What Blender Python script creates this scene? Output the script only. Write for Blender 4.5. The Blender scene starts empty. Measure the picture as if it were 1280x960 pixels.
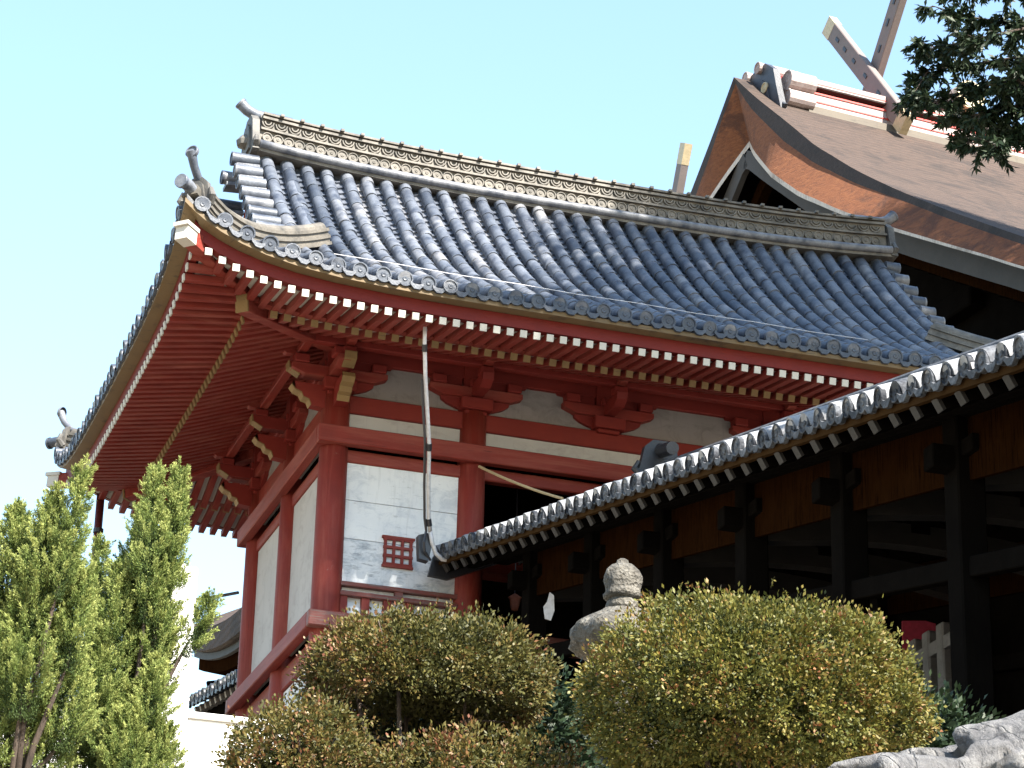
import bpy, math, random
import numpy as np
from mathutils import Vector, Matrix
rng = np.random.default_rng(7)
random.seed(7)
R = math.radians
scene = bpy.context.scene
COL = scene.collection

# ------------------------------------------------------------------ camera, sky, sun, exposure
cam_d = bpy.data.cameras.new("camera"); cam = bpy.data.objects.new("camera", cam_d); COL.objects.link(cam)
PITCH, YAW, ROLL = 0.3849, 0.3112, 0.0261
cp, sp, cy, sy = math.cos(PITCH), math.sin(PITCH), math.cos(YAW), math.sin(YAW)
FW = Vector((sy * cp, cy * cp, sp)); RT = Vector((cy, -sy, 0)); UP = RT.cross(FW)
r2 = RT * math.cos(ROLL) + UP * math.sin(ROLL); u2 = -RT * math.sin(ROLL) + UP * math.cos(ROLL)
M = Matrix((r2, u2, -FW)).transposed().to_4x4(); M.translation = Vector((-7.667, -31.033, -9.6))
cam.matrix_world = M
cam_d.sensor_width = 36; cam_d.lens = 3410.9 / 1280 * 36; cam_d.clip_end = 2000; cam_d.clip_start = .1
scene.camera = cam

SUN = Vector((.26, -.66, .70)).normalized()
world = bpy.data.worlds.new("World"); scene.world = world; world.use_nodes = True
wn = world.node_tree.nodes; wl = world.node_tree.links
sky = wn.new('ShaderNodeTexSky'); sky.sky_type = 'NISHITA'; sky.sun_disc = False
sky.sun_elevation = math.asin(SUN.z); sky.sun_rotation = math.atan2(SUN.x, SUN.y)
sky.air_density = 1.7; sky.dust_density = 0.3; sky.ozone_density = 3.0
bg = wn['Background']; bg.inputs['Strength'].default_value = .083
wl.new(sky.outputs[0], bg.inputs['Color'])
sl = bpy.data.lights.new("sun", 'SUN'); sl.energy = 5.0; sl.angle = R(.5); sl.color = (1, .93, .82)
so = bpy.data.objects.new("sun", sl); COL.objects.link(so)
so.rotation_euler = SUN.to_track_quat('Z', 'Y').to_euler(); so.location = (10, -40, 40)
scene.view_settings.view_transform = 'Standard'; scene.view_settings.look = 'None'
scene.view_settings.exposure = 2.15; scene.view_settings.gamma = 1; scene.view_settings.use_curve_mapping = False
scene.cycles.max_bounces = 8; scene.cycles.use_denoising = True

# ------------------------------------------------------------------ materials
def nmat(name):
    m = bpy.data.materials.new(name); m.use_nodes = True
    n = m.node_tree.nodes; l = m.node_tree.links
    return m, n, l, n['Principled BSDF']
def noise(n, l, scale, detail=4, rough=.6, stretch=None, dist=0):
    tc = n.new('ShaderNodeTexCoord'); mp = n.new('ShaderNodeMapping')
    if stretch: mp.inputs['Scale'].default_value = stretch
    l.new(tc.outputs['Object'], mp.inputs[0])
    t = n.new('ShaderNodeTexNoise'); t.inputs['Scale'].default_value = scale
    t.inputs['Detail'].default_value = detail; t.inputs['Roughness'].default_value = rough
    t.inputs['Distortion'].default_value = dist
    l.new(mp.outputs[0], t.inputs['Vector'])
    return t.outputs['Fac']
def ramp(n, l, fac, stops, interp='LINEAR'):
    r = n.new('ShaderNodeValToRGB'); r.color_ramp.interpolation = interp
    els = r.color_ramp.elements
    while len(els) < len(stops): els.new(.5)
    for e, (p, c) in zip(els, stops):
        e.position = p; e.color = (c[0], c[1], c[2], 1)
    l.new(fac, r.inputs[0]); return r.outputs[0]
def mixc(n, l, fac, a, b, mode='MIX'):
    m = n.new('ShaderNodeMix'); m.data_type = 'RGBA'; m.blend_type = mode
    for s, i in ((fac, 0), (a, 6), (b, 7)):
        if hasattr(s, 'links'): l.new(s, m.inputs[i])
        elif i == 0: m.inputs[0].default_value = s
        else: m.inputs[i].default_value = (s[0], s[1], s[2], 1)
    return m.outputs[2]
def attr(n, name='rnd'):
    a = n.new('ShaderNodeAttribute'); a.attribute_name = name; return a.outputs['Fac']
def bump(n, l, b, h, strength=.3, dist=.02):
    bp = n.new('ShaderNodeBump'); bp.inputs['Strength'].default_value = strength; bp.inputs['Distance'].default_value = dist
    l.new(h, bp.inputs['Height']); l.new(bp.outputs[0], b.inputs['Normal'])

def m_tile(name, cols, rough=.5, spec=.35):
    m, n, l, b = nmat(name)
    base = ramp(n, l, attr(n), [(0, cols[0]), (.5, cols[1]), (1, cols[2])])
    f = noise(n, l, 5, 6, .65)
    mask = ramp(n, l, f, [(.44, (0, 0, 0)), (.66, (.85, .85, .85))])
    c = mixc(n, l, mask, base, cols[3])
    f2 = noise(n, l, 40, 3, .6)
    g = ramp(n, l, f2, [(.35, (.75, .75, .75)), (.7, (1.15, 1.15, 1.15))])
    c = mixc(n, l, 1.0, c, g, 'MULTIPLY')
    l.new(c, b.inputs['Base Color']); b.inputs['Roughness'].default_value = rough; b.inputs['Specular IOR Level'].default_value = spec
    bump(n, l, b, f2, .35, .01)
    return m
TILE = m_tile('roof_tile', [(.045, .055, .074), (.112, .126, .155), (.195, .197, .210), (.024, .032, .052)], .45)
RIDGE = m_tile('ridge_tile', [(0.11, 0.1, 0.085), (0.135, 0.1225, 0.105), (0.16, 0.145, 0.125), (0.05, 0.0475, 0.0425)], .6)
TILED = m_tile('dark_tile', [(.03, .034, .045), (.05, .054, .065), (.07, .075, .085), (.02, .022, .03)], .45)
TILEC = m_tile('corridor_tile', [(.020, .023, .030), (.28, .285, .30), (.36, .36, .37), (.14, .15, .17)], .62, spec=.12)  # rows near white, end caps near black: sun and shade in the colour
ONI = m_tile('finial_tile', [(0.09, 0.085, 0.08), (0.11, 0.105, 0.095), (0.135, 0.1275, 0.115), (0.035, 0.035, 0.036)], .6)

def m_wood(name, c1, c2, dark, grain=(1, 1, 12), wear=.62, rough=.6, spec=.25, faded=None):
    m, n, l, b = nmat(name)
    a = noise(n, l, 3, 5, .6)
    c = mixc(n, l, ramp(n, l, a, [(.3, (0, 0, 0)), (.7, (1, 1, 1))]), c1, c2)
    g = noise(n, l, 9, 6, .7, (grain[0], grain[1], grain[2]))
    msk = ramp(n, l, g, [(wear, (0, 0, 0)), (wear + .12, (1, 1, 1))])
    c = mixc(n, l, msk, c, dark)
    if faded:
        f1 = noise(n, l, 1.4, 6, .7, [max(q, .5) * .8 for q in grain], .6)
        c = mixc(n, l, ramp(n, l, f1, [(.46, (0, 0, 0)), (.66, (.85, .85, .85))]), c, faded)
        f2 = noise(n, l, 5, 7, .75, grain)
        c = mixc(n, l, ramp(n, l, f2, [(.60, (0, 0, 0)), (.68, (.8, .8, .8))]), c, [q * .45 for q in c1])
        f3 = noise(n, l, 4, 8, .8)
        c = mixc(n, l, ramp(n, l, f3, [(.66, (0, 0, 0)), (.70, (.8, .8, .8))]), c, (.17, .10, .085))
    l.new(c, b.inputs['Base Color']); b.inputs['Roughness'].default_value = rough; b.inputs['Specular IOR Level'].default_value = spec
    bump(n, l, b, g, .35, .012)
    return m
V1, V2, VD = (.178, .0215, .0145), (.138, .0185, .0135), (.075, .016, .014)
RED_V = m_wood('red_paint_upright', V1, V2, VD, (6, 6, .35), faded=(.215, .052, .038))
RED_X = m_wood('red_paint_along', V1, V2, VD, (.35, 6, 6), faded=(.215, .052, .038))
RED_Y = m_wood('red_paint_across', V1, V2, VD, (6, .35, 6), faded=(.215, .052, .038))
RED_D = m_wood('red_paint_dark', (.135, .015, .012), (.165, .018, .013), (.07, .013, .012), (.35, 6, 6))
GREYRED = m_wood('worn_red_sill', (.155, .04, .034), (.175, .065, .055), (.15, .115, .105), (.3, 6, 6), .5)
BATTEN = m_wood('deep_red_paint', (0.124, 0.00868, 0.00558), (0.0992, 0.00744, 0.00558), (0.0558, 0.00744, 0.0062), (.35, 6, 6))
WHITE_END = m_wood('white_paint_end', (0.4464, 0.4248, 0.3816), (0.4176, 0.396, 0.3528), (0.3024, 0.2736, 0.2304), (1, 1, 1), .72)
OCHRE = m_wood('ochre_paint', (.20, .130, .055), (.165, .11, .05), (.10, .07, .04), (.4, 5, 5), .58)
EAVED = m_wood('dark_eave_board', (0.042, 0.024, 0.0108), (0.033, 0.0192, 0.0096), (0.018, 0.012, 0.0072), (5, .4, 5), spec=0.0)
EAVEB = m_wood('eave_board', (0.136, 0.092, 0.044), (0.112, 0.08, 0.044), (0.064, 0.048, 0.032), (.4, .4, 5), .55)
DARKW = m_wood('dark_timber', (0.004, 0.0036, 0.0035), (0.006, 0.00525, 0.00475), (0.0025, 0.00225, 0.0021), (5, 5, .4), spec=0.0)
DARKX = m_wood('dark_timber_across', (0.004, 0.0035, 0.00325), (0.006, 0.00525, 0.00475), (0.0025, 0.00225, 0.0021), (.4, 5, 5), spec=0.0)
BROWNB = m_wood('brown_board', (0.0119, 0.00455, 0.001575), (0.0168, 0.007, 0.002625), (0.0049, 0.0021, 0.00105), (6, 6, .4), .50, spec=0.0)
GREYD = m_wood('dim_grey_timber', (0.02925, 0.0273, 0.02681), (0.04144, 0.03803, 0.03656), (0.01706, 0.0156, 0.01462), (.4, 5, 5), spec=.1)
GREYM = m_wood('faded_bargeboard', (0.05801, 0.05525, 0.05359), (0.07182, 0.0674, 0.0652), (0.03868, 0.03646, 0.03481), (.4, 5, 5), spec=.1)
GREYW = m_wood('grey_timber', (.20, .18, .165), (.26, .235, .21), (.12, .11, .10), (.4, 5, 5))
PALEB = m_wood('pale_board', (0.396, 0.374, 0.341), (0.352, 0.33, 0.308), (0.22, 0.209, 0.187), (.5, 3, 3), .6)

def m_plaster(name, c1, c2, streak, smask=.6, stretch=(.5, .5, 6), patch=None, scale=6):
    m, n, l, b = nmat(name)
    a = noise(n, l, 1.6, 5, .6)
    c = mixc(n, l, ramp(n, l, a, [(.35, (0, 0, 0)), (.65, (1, 1, 1))]), c1, c2)
    if patch:
        pz = noise(n, l, 3.2, 9, .75, (1, 1, 1.6), .8)
        c = mixc(n, l, ramp(n, l, pz, [(.50, (0, 0, 0)), (.64, (.9, .9, .9))]), c, patch)
    dz = noise(n, l, 3, 7, .7, (5, 5, .45), .3)
    c = mixc(n, l, ramp(n, l, dz, [(.56, (0, 0, 0)), (.72, (.55, .55, .55))]), c, [q * .72 for q in c2])
    g = noise(n, l, scale, 8, .72, stretch, .4)
    c = mixc(n, l, ramp(n, l, g, [(smask, (0, 0, 0)), (smask + .14, (.85, .85, .85))]), c, streak)
    l.new(c, b.inputs['Base Color']); b.inputs['Roughness'].default_value = .75
    bump(n, l, b, g, .25, .01)
    return m
PANEL = m_plaster('white_boards', (.68, .69, .70), (.60, .62, .65), (.22, .23, .25), .60, (1, 1, 5), patch=(.46, .49, .54))
PANELW = m_plaster('worn_white_boards', (.62, .63, .65), (.50, .53, .57), (.20, .22, .245), .53, (1, 1, 4), patch=(.33, .37, .42))
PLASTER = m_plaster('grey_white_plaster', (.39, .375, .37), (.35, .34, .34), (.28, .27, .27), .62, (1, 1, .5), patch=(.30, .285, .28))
PLASTERD = m_plaster('dark_grey_plaster', (.21, .195, .19), (.18, .17, .165), (.12, .11, .105), .60, (1, 1, .6), patch=(.14, .13, .125))  # darker grey than the strip plaster, for the upper panels
WALLW = m_plaster('white_stone', (.82, .81, .79), (.78, .77, .75), (.6, .59, .57), .7, (1, 1, .4))

def m_stone(name, c1, c2, c3, scale=6, bstr=.8, bd=.05):
    m, n, l, b = nmat(name)
    a = noise(n, l, scale, 8, .7); a2 = noise(n, l, scale * .25, 5, .6)
    c = ramp(n, l, a, [(.30, c3), (.46, c1), (.62, c2)])
    c = mixc(n, l, ramp(n, l, a2, [(.45, (0, 0, 0)), (.65, (.7, .7, .7))]), c, c3)
    l.new(c, b.inputs['Base Color']); b.inputs['Roughness'].default_value = .85
    vo = n.new('ShaderNodeTexVoronoi'); vo.inputs['Scale'].default_value = scale * 3; tc = n.new('ShaderNodeTexCoord'); l.new(tc.outputs['Object'], vo.inputs['Vector'])
    bump(n, l, b, mixc(n, l, .3, a, vo.outputs['Distance']), bstr, bd)
    return m
STONE = m_stone('lantern_stone', (0.1056, 0.0957, 0.0792), (0.2178, 0.2046, 0.1782), (0.0231, 0.02112, 0.01848), 13, 1, .08)
def m_rock():
    m, n, l, b = nmat('grey_rock')
    a = noise(n, l, 7, 12, .75, (1, 1, 1), .8); a2 = noise(n, l, 2.2, 6, .6); st = noise(n, l, 5, 10, .7, (3.2, 1, .8), 1.6)
    tc = n.new('ShaderNodeTexCoord'); mp = n.new('ShaderNodeMapping'); mp.inputs['Scale'].default_value = (2.2, 1, 1); mp.inputs['Rotation'].default_value = (.3, .5, .6)
    l.new(tc.outputs['Object'], mp.inputs[0]); vo = n.new('ShaderNodeTexVoronoi'); vo.feature = 'DISTANCE_TO_EDGE'; vo.inputs['Scale'].default_value = 3.2
    dv = n.new('ShaderNodeVectorMath'); dv.operation = 'MULTIPLY_ADD'; nn = n.new('ShaderNodeTexNoise'); nn.inputs['Scale'].default_value = 4; nn.inputs['Detail'].default_value = 8
    l.new(mp.outputs[0], nn.inputs['Vector']); l.new(nn.outputs['Color'], dv.inputs[0]); dv.inputs[1].default_value = (.5, .5, .5); l.new(mp.outputs[0], dv.inputs[2]); l.new(dv.outputs[0], vo.inputs['Vector'])
    c = ramp(n, l, a, [(.30, (.06, .06, .065)), (.48, (.16, .157, .16)), (.66, (.27, .265, .26))])
    c = mixc(n, l, ramp(n, l, st, [(.36, (1, 1, 1)), (.46, (0, 0, 0))]), c, (.05, .05, .055))
    ck = ramp(n, l, vo.outputs['Distance'], [(.0, (0, 0, 0)), (.05, (1, 1, 1))])
    c = mixc(n, l, 1.0, c, ramp(n, l, vo.outputs['Distance'], [(.0, (.62, .62, .62)), (.05, (1, 1, 1))]), 'MULTIPLY')
    l.new(c, b.inputs['Base Color']); b.inputs['Roughness'].default_value = .85
    h1 = mixc(n, l, .5, a, st); h2 = mixc(n, l, .35, h1, ck, 'MULTIPLY')
    bump(n, l, b, h2, 1, .10)
    return m
ROCK = m_rock()
FENCES = m_stone('fence_stone', (.20, .20, .21), (.26, .26, .27), (.12, .12, .13), 12, .4, .01)
GROUND = m_stone('ground_earth', (.20, .165, .12), (.25, .21, .16), (.13, .11, .08), 1.2, .6, .05)
COPPER = None
def m_plain(name, c, rough=.5, metal=0):
    m, n, l, b = nmat(name)
    f = noise(n, l, 18, 4, .6)
    cc = mixc(n, l, ramp(n, l, f, [(.35, (.78, .78, .78)), (.7, (1.1, 1.1, 1.1))]), (0, 0, 0), c, 'MIX')
    g = mixc(n, l, 1.0, c, ramp(n, l, f, [(.35, (.8, .8, .8)), (.7, (1.1, 1.1, 1.1))]), 'MULTIPLY')
    l.new(g, b.inputs['Base Color']); b.inputs['Roughness'].default_value = rough; b.inputs['Metallic'].default_value = metal
    return m
PIPE = m_plain('painted_pipe', (0.56, 0.546, 0.56), .35)
BLACKM = m_plain('black_gutter', (.02, .02, .025), .4)
GOLD = m_plain('gilt_metal', (.46, .38, .24), .5, .25)
REDPIPE = m_plain('maroon_pipe', (.10, .02, .02), .45)
ROPE = m_plain('straw_rope', (.42, .32, .18), .9)
CABLE = m_plain('black_cable', (.02, .02, .03), .5)
PAPER = m_plain('white_cloth', (.75, .76, .82), .8)
PINK = m_plain('pink_cloth', (.50, .05, .10), .8)
PINKL = m_plain('pink_lampshade', (.45, .16, .10), .6)
REDLINE = m_plain('red_line_paint', (.50, .04, .03), .5)

def m_bark(name, c1, c2, c3, stretch, scale=10, br=.6):
    m, n, l, b = nmat(name)
    g = noise(n, l, scale, 8, .75, stretch); a = noise(n, l, 1.3, 4, .6)
    c = ramp(n, l, g, [(.32, c3), (.5, c1), (.68, c2)])
    c = mixc(n, l, ramp(n, l, a, [(.4, (0, 0, 0)), (.7, (.6, .6, .6))]), c, c1)
    a2 = noise(n, l, .7, 6, .7, None, 1.0)
    c = mixc(n, l, ramp(n, l, a2, [(.50, (0, 0, 0)), (.62, (.8, .8, .8))]), c, [q * .75 for q in c3])
    if name == 'cypress_bark':
        tc = n.new('ShaderNodeTexCoord'); w = n.new('ShaderNodeTexWave'); w.wave_type = 'BANDS'; w.bands_direction = 'Z'
        w.inputs['Scale'].default_value = 2.1; w.inputs['Distortion'].default_value = 3.5; w.inputs['Detail'].default_value = 4; w.inputs['Detail Scale'].default_value = 2.5
        l.new(tc.outputs['Object'], w.inputs['Vector'])
        c = mixc(n, l, 1.0, c, ramp(n, l, w.outputs['Fac'], [(.0, (.72, .72, .72)), (.45, (1, 1, 1))]), 'MULTIPLY')
        g = mixc(n, l, .5, g, w.outputs['Fac'])
    l.new(c, b.inputs['Base Color']); b.inputs['Roughness'].default_value = .9
    bump(n, l, b, g, br, .03)
    return m
BARK = m_bark('cypress_bark', (.044, .0265, .0185), (.066, .041, .030), (.022, .0135, .010), (1, 5, 5), 5, .8)
BARKCUT = m_bark('cut_bark_edge', (0.1403, 0.0442, 0.01317), (0.187, 0.0697, 0.02295), (0.06375, 0.0204, 0.00765), (1, 2.5, 6), 3, .6)
BARKLOW = m_bark('pale_shingle_edge', (.50, .45, .40), (.62, .58, .53), (.25, .2, .17), (1, 9, 1), 6)
BARKDK = m_bark('moss_and_gap_shade', (.030, .022, .02), (.045, .034, .03), (.018, .015, .014), (1, 3, 3), 4)  # moss on the roof lip; also paints the dark gap in the ridge
TRUNK = m_bark('tree_bark', (0.0525, 0.0364, 0.0266), (0.077, 0.0546, 0.0406), (0.021, 0.0154, 0.0119), (4, 4, .6), 6)

def m_leaf(name, stops, trans=.25, rough=.45, interp='LINEAR'):
    m, n, l, b = nmat(name)
    c = ramp(n, l, attr(n), stops, interp)
    l.new(c, b.inputs['Base Color']); b.inputs['Roughness'].default_value = rough + .15; b.inputs['Specular IOR Level'].default_value = .28
    t = n.new('ShaderNodeBsdfTranslucent'); l.new(c, t.inputs[0])
    mx = n.new('ShaderNodeMixShader'); mx.inputs[0].default_value = trans
    out = n['Material Output']
    l.new(b.outputs[0], mx.inputs[1]); l.new(t.outputs[0], mx.inputs[2]); l.new(mx.outputs[0], out.inputs['Surface'])
    return m
AZALEA = m_leaf('azalea_leaf', [(0, (0.02746, 0.03775, 0.00961)), (.35, (0.07207, 0.07894, 0.01647)), (.6, (0.1236, 0.1167, 0.02334)), (.80, (0.1579, 0.1167, 0.02883)), (.915, (0.1441, 0.05491, 0.02059)), (.965, (0.2059, 0.08237, 0.04118)), (1, (0.3089, 0.2471, 0.1098))], .2, .38)
AZALEA2 = m_leaf('bronze_azalea_leaf', [(0, (0.028, 0.0315, 0.0098)), (.35, (0.0665, 0.0665, 0.0175)), (.6, (0.1085, 0.091, 0.0238)), (.80, (0.133, 0.077, 0.0266)), (.915, (0.133, 0.0455, 0.0252)), (.975, (0.182, 0.077, 0.049)), (1, (0.294, 0.224, 0.133))], .2, .4)
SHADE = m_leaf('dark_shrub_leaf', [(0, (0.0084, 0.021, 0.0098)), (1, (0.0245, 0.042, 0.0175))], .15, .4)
JUNIPER = m_leaf('juniper_leaf', [(0, (.018, .038, .012)), (.42, (.125, .175, .042)), (1, (.37, .40, .13))], .32, .55)
EVERG = m_leaf('evergreen_leaf', [(0, (0.008, 0.0176, 0.008)), (.6, (0.0176, 0.032, 0.0128)), (1, (0.036, 0.052, 0.0224))], .12, .4)

# ------------------------------------------------------------------ mesh helpers
class MB:
    def __init__(s): s.v = []; s.f = []; s.r = []
    def add(s, vs, fs, rnd=None):
        o = len(s.v); s.v.extend([tuple(p) for p in vs])
        if rnd is None: rnd = random.random()
        s.r.extend([rnd] * len(vs)); s.f.extend([tuple(i + o for i in f) for f in fs])
        return s
    def box(s, c, d, rot=None, rnd=None):
        hx, hy, hz = d[0] / 2, d[1] / 2, d[2] / 2
        vs = [Vector((x, y, z)) for x in (-hx, hx) for y in (-hy, hy) for z in (-hz, hz)]
        if rot: vs = [rot @ p for p in vs]
        c = Vector(c); vs = [p + c for p in vs]
        return s.add(vs, [(0, 1, 3, 2), (4, 6, 7, 5), (0, 4, 5, 1), (2, 3, 7, 6), (0, 2, 6, 4), (1, 5, 7, 3)], rnd)
    def bb(s, a, b, rnd=None):
        return s.box([(a[i] + b[i]) / 2 for i in range(3)], [abs(b[i] - a[i]) for i in range(3)], None, rnd)
    def beam(s, p, q, w, h, rnd=None, w2=None, h2=None):
        p = Vector(p); q = Vector(q); d = (q - p).normalized()
        side = d.cross(Vector((0, 0, 1)))
        if side.length < 1e-4: side = Vector((1, 0, 0))
        side.normalize(); up = side.cross(d)
        w2 = w2 or w; h2 = h2 or h
        vs = []
        for c, ww, hh in ((p, w, h), (q, w2, h2)):
            for a, b in ((-1, -1), (1, -1), (1, 1), (-1, 1)): vs.append(c + side * (a * ww / 2) + up * (b * hh / 2))
        return s.add(vs, [(3, 2, 1, 0), (4, 5, 6, 7), (0, 1, 5, 4), (1, 2, 6, 5), (2, 3, 7, 6), (3, 0, 4, 7)], rnd)
    def tube(s, pts, rad, n=10, cap=True, rnd=None):
        pts = [Vector(p) for p in pts]; k = len(pts)
        if not hasattr(rad, '__len__'): rad = [rad] * k
        vs = []; ref = None
        for i, p in enumerate(pts):
            d = (pts[min(i + 1, k - 1)] - pts[max(i - 1, 0)]).normalized()
            if ref is None:
                ref = d.cross(Vector((0, 0, 1)))
                if ref.length < .05: ref = d.cross(Vector((1, 0, 0)))
            a = (ref - d * ref.dot(d)).normalized(); ref = a; b = d.cross(a)
            for j in range(n):
                t = 2 * math.pi * j / n; vs.append(p + (a * math.cos(t) + b * math.sin(t)) * rad[i])
        fs = [(i * n + j, i * n + (j + 1) % n, (i + 1) * n + (j + 1) % n, (i + 1) * n + j) for i in range(k - 1) for j in range(n)]
        if cap: fs += [tuple(range(n - 1, -1, -1)), tuple(range((k - 1) * n, k * n))]
        return s.add(vs, fs, rnd)
    def disc(s, c, nrm, r, th, n=14, ring=True, rnd=None):
        """round tile end: a thick disc with a raised rim and a raised middle"""
        c = Vector(c); nrm = Vector(nrm).normalized()
        prof = [(r, -th), (r, -.004), (r * .96, 0), (r * .82, 0), (r * .78, -.015), (r * .34, -.015), (r * .26, -.006), (r * .12, -.006), (.001, -.012)] if ring else [(r, -th), (r, 0), (.001, 0)]
        a = nrm.cross(Vector((0, 0, 1)))
        if a.length < .05: a = Vector((1, 0, 0))
        a.normalize(); b = nrm.cross(a); vs = []
        for rr, hh in prof:
            for j in range(n):
                t = 2 * math.pi * j / n; vs.append(c + nrm * hh + (a * math.cos(t) + b * math.sin(t)) * rr)
        k = len(prof)
        fs = [(i * n + j, i * n + (j + 1) % n, (i + 1) * n + (j + 1) % n, (i + 1) * n + j) for i in range(k - 1) for j in range(n)]
        return s.add(vs, fs, rnd)
    def lathe(s, c, prof, n=16, rnd=None, wob=None):
        c = Vector(c); vs = []
        for rr, hh in prof:
            for j in range(n):
                t = 2 * math.pi * j / n; k = rr * (wob(t, hh) if wob else 1); vs.append(c + Vector((k * math.cos(t), k * math.sin(t), hh)))
        k = len(prof)
        fs = [(i * n + j, i * n + (j + 1) % n, (i + 1) * n + (j + 1) % n, (i + 1) * n + j) for i in range(k - 1) for j in range(n)]
        fs += [tuple(range(n - 1, -1, -1)), tuple(range((k - 1) * n, k * n))]
        return s.add(vs, fs, rnd)
    def prism(s, poly, o, ax, ay, az, d0, d1, rnd=None):
        """2D outline in the plane ax, ay through o, pushed from d0 to d1 along az"""
        o, ax, ay, az = Vector(o), Vector(ax), Vector(ay), Vector(az); n = len(poly)
        vs = [o + ax * p[0] + ay * p[1] + az * d for d in (d0, d1) for p in poly]
        fs = [tuple(range(n - 1, -1, -1)), tuple(range(n, 2 * n))] + [(i, (i + 1) % n, n + (i + 1) % n, n + i) for i in range(n)]
        return s.add(vs, fs, rnd)
    def sweep(s, pts, sect, upv=(0, 0, 1), rnd=None):
        """closed cross-section (side, up) carried along a path"""
        pts = [Vector(p) for p in pts]; k = len(pts); n = len(sect); vs = []; upv = Vector(upv)
        for i, p in enumerate(pts):
            d = (pts[min(i + 1, k - 1)] - pts[max(i - 1, 0)]).normalized()
            side = d.cross(upv).normalized(); up = side.cross(d).normalized()
            for a, b in sect: vs.append(p + side * a + up * b)
        fs = [(i * n + j, i * n + (j + 1) % n, (i + 1) * n + (j + 1) % n, (i + 1) * n + j) for i in range(k - 1) for j in range(n)]
        fs += [tuple(range(n - 1, -1, -1)), tuple(range((k - 1) * n, k * n))]
        return s.add(vs, fs, rnd)
    def build(s, name, mat, parent=None, smooth=False, bevel=0):
        return link(name, np.array(s.v, dtype=np.float32), s.f, mat, parent, np.array(s.r, dtype=np.float32), smooth, bevel)
def rootloc(o):
    p = Vector((0, 0, 0))
    while o is not None: p = p + o.location; o = o.parent
    return p
def link(name, v, f, mat, parent, rnd, smooth=False, bevel=0):
    me = bpy.data.meshes.new(name)
    off = np.array(rootloc(parent), dtype=np.float32) if parent else np.array(v[0] * 0 + v.mean(0), dtype=np.float32)
    if parent is None: off[2] = v[:, 2].min()
    lv = v - off
    if isinstance(f, np.ndarray):
        nf, k = f.shape
        me.vertices.add(len(lv)); me.vertices.foreach_set('co', lv.astype(np.float32).ravel())
        me.loops.add(nf * k); me.loops.foreach_set('vertex_index', f.astype(np.int32).ravel())
        me.polygons.add(nf); me.polygons.foreach_set('loop_start', np.arange(0, nf * k, k, dtype=np.int32))
        me.update(calc_edges=True)
    else:
        me.from_pydata(lv.tolist(), [], f); me.update()
    a = me.attributes.new('rnd', 'FLOAT', 'POINT'); a.data.foreach_set('value', rnd.astype(np.float32))
    me.materials.append(mat)
    if smooth:
        me.shade_smooth()
        if smooth == 'angle': me.set_sharp_from_angle(angle=R(38))
    o = bpy.data.objects.new(name, me); COL.objects.link(o)
    if parent: o.parent = parent
    else: o.location = off.tolist()
    if bevel:
        b = o.modifiers.new('bevel', 'BEVEL'); b.width = bevel; b.segments = 1; b.limit_method = 'ANGLE'
    return o
def thing(name, loc, label, cat, group=None):
    o = bpy.data.objects.new(name, None); o.empty_display_size = .3; COL.objects.link(o); o.location = loc
    return tag(o, label, cat, group)
def tag(o, label=None, cat=None, group=None, kind=None):
    if label: o['label'] = label
    if cat: o['category'] = cat
    if group: o['group'] = group
    if kind: o['kind'] = kind
    return o
V = Vector
def smoothstep(a, b, x): x = np.clip((x - a) / (b - a), 0, 1); return x * x * (3 - 2 * x)

# ------------------------------------------------------------------ ground
def gz(x, y):
    x = np.asarray(x, float); y = np.asarray(y, float)
    z = np.where(y > -1, -2.5, np.where(y > -23.2, -2.5 + .24 * (y + 1), -7.83))
    z = np.where(y < -23.2, -7.83 - 3.4 * smoothstep(0, 1.6, -23.2 - y), z)
    return z + .05 * np.sin(x * 1.7 + y * .9) + .04 * np.sin(x * .6 - y * 2.3)
def axis(a, b, step, far):
    inner = np.arange(a, b + step, step); o = np.array([15, 35, 70, 130, 260, 500.])
    return np.concatenate([(a - o)[::-1], inner, b + o])
gx = axis(-30, 40, .7, 1); gy = axis(-45, 40, .7, 1)
X, Y = np.meshgrid(gx, gy, indexing='ij'); Zg = gz(X, Y)
nx, ny = len(gx), len(gy)
idx = np.arange(nx * ny).reshape(nx, ny)
fg = np.stack([idx[:-1, :-1], idx[1:, :-1], idx[1:, 1:], idx[:-1, 1:]], -1).reshape(-1, 4)
g = link('ground', np.stack([X, Y, Zg], -1).reshape(-1, 3), fg, GROUND, None, np.zeros(nx * ny), True)
tag(g, kind='structure')

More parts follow.
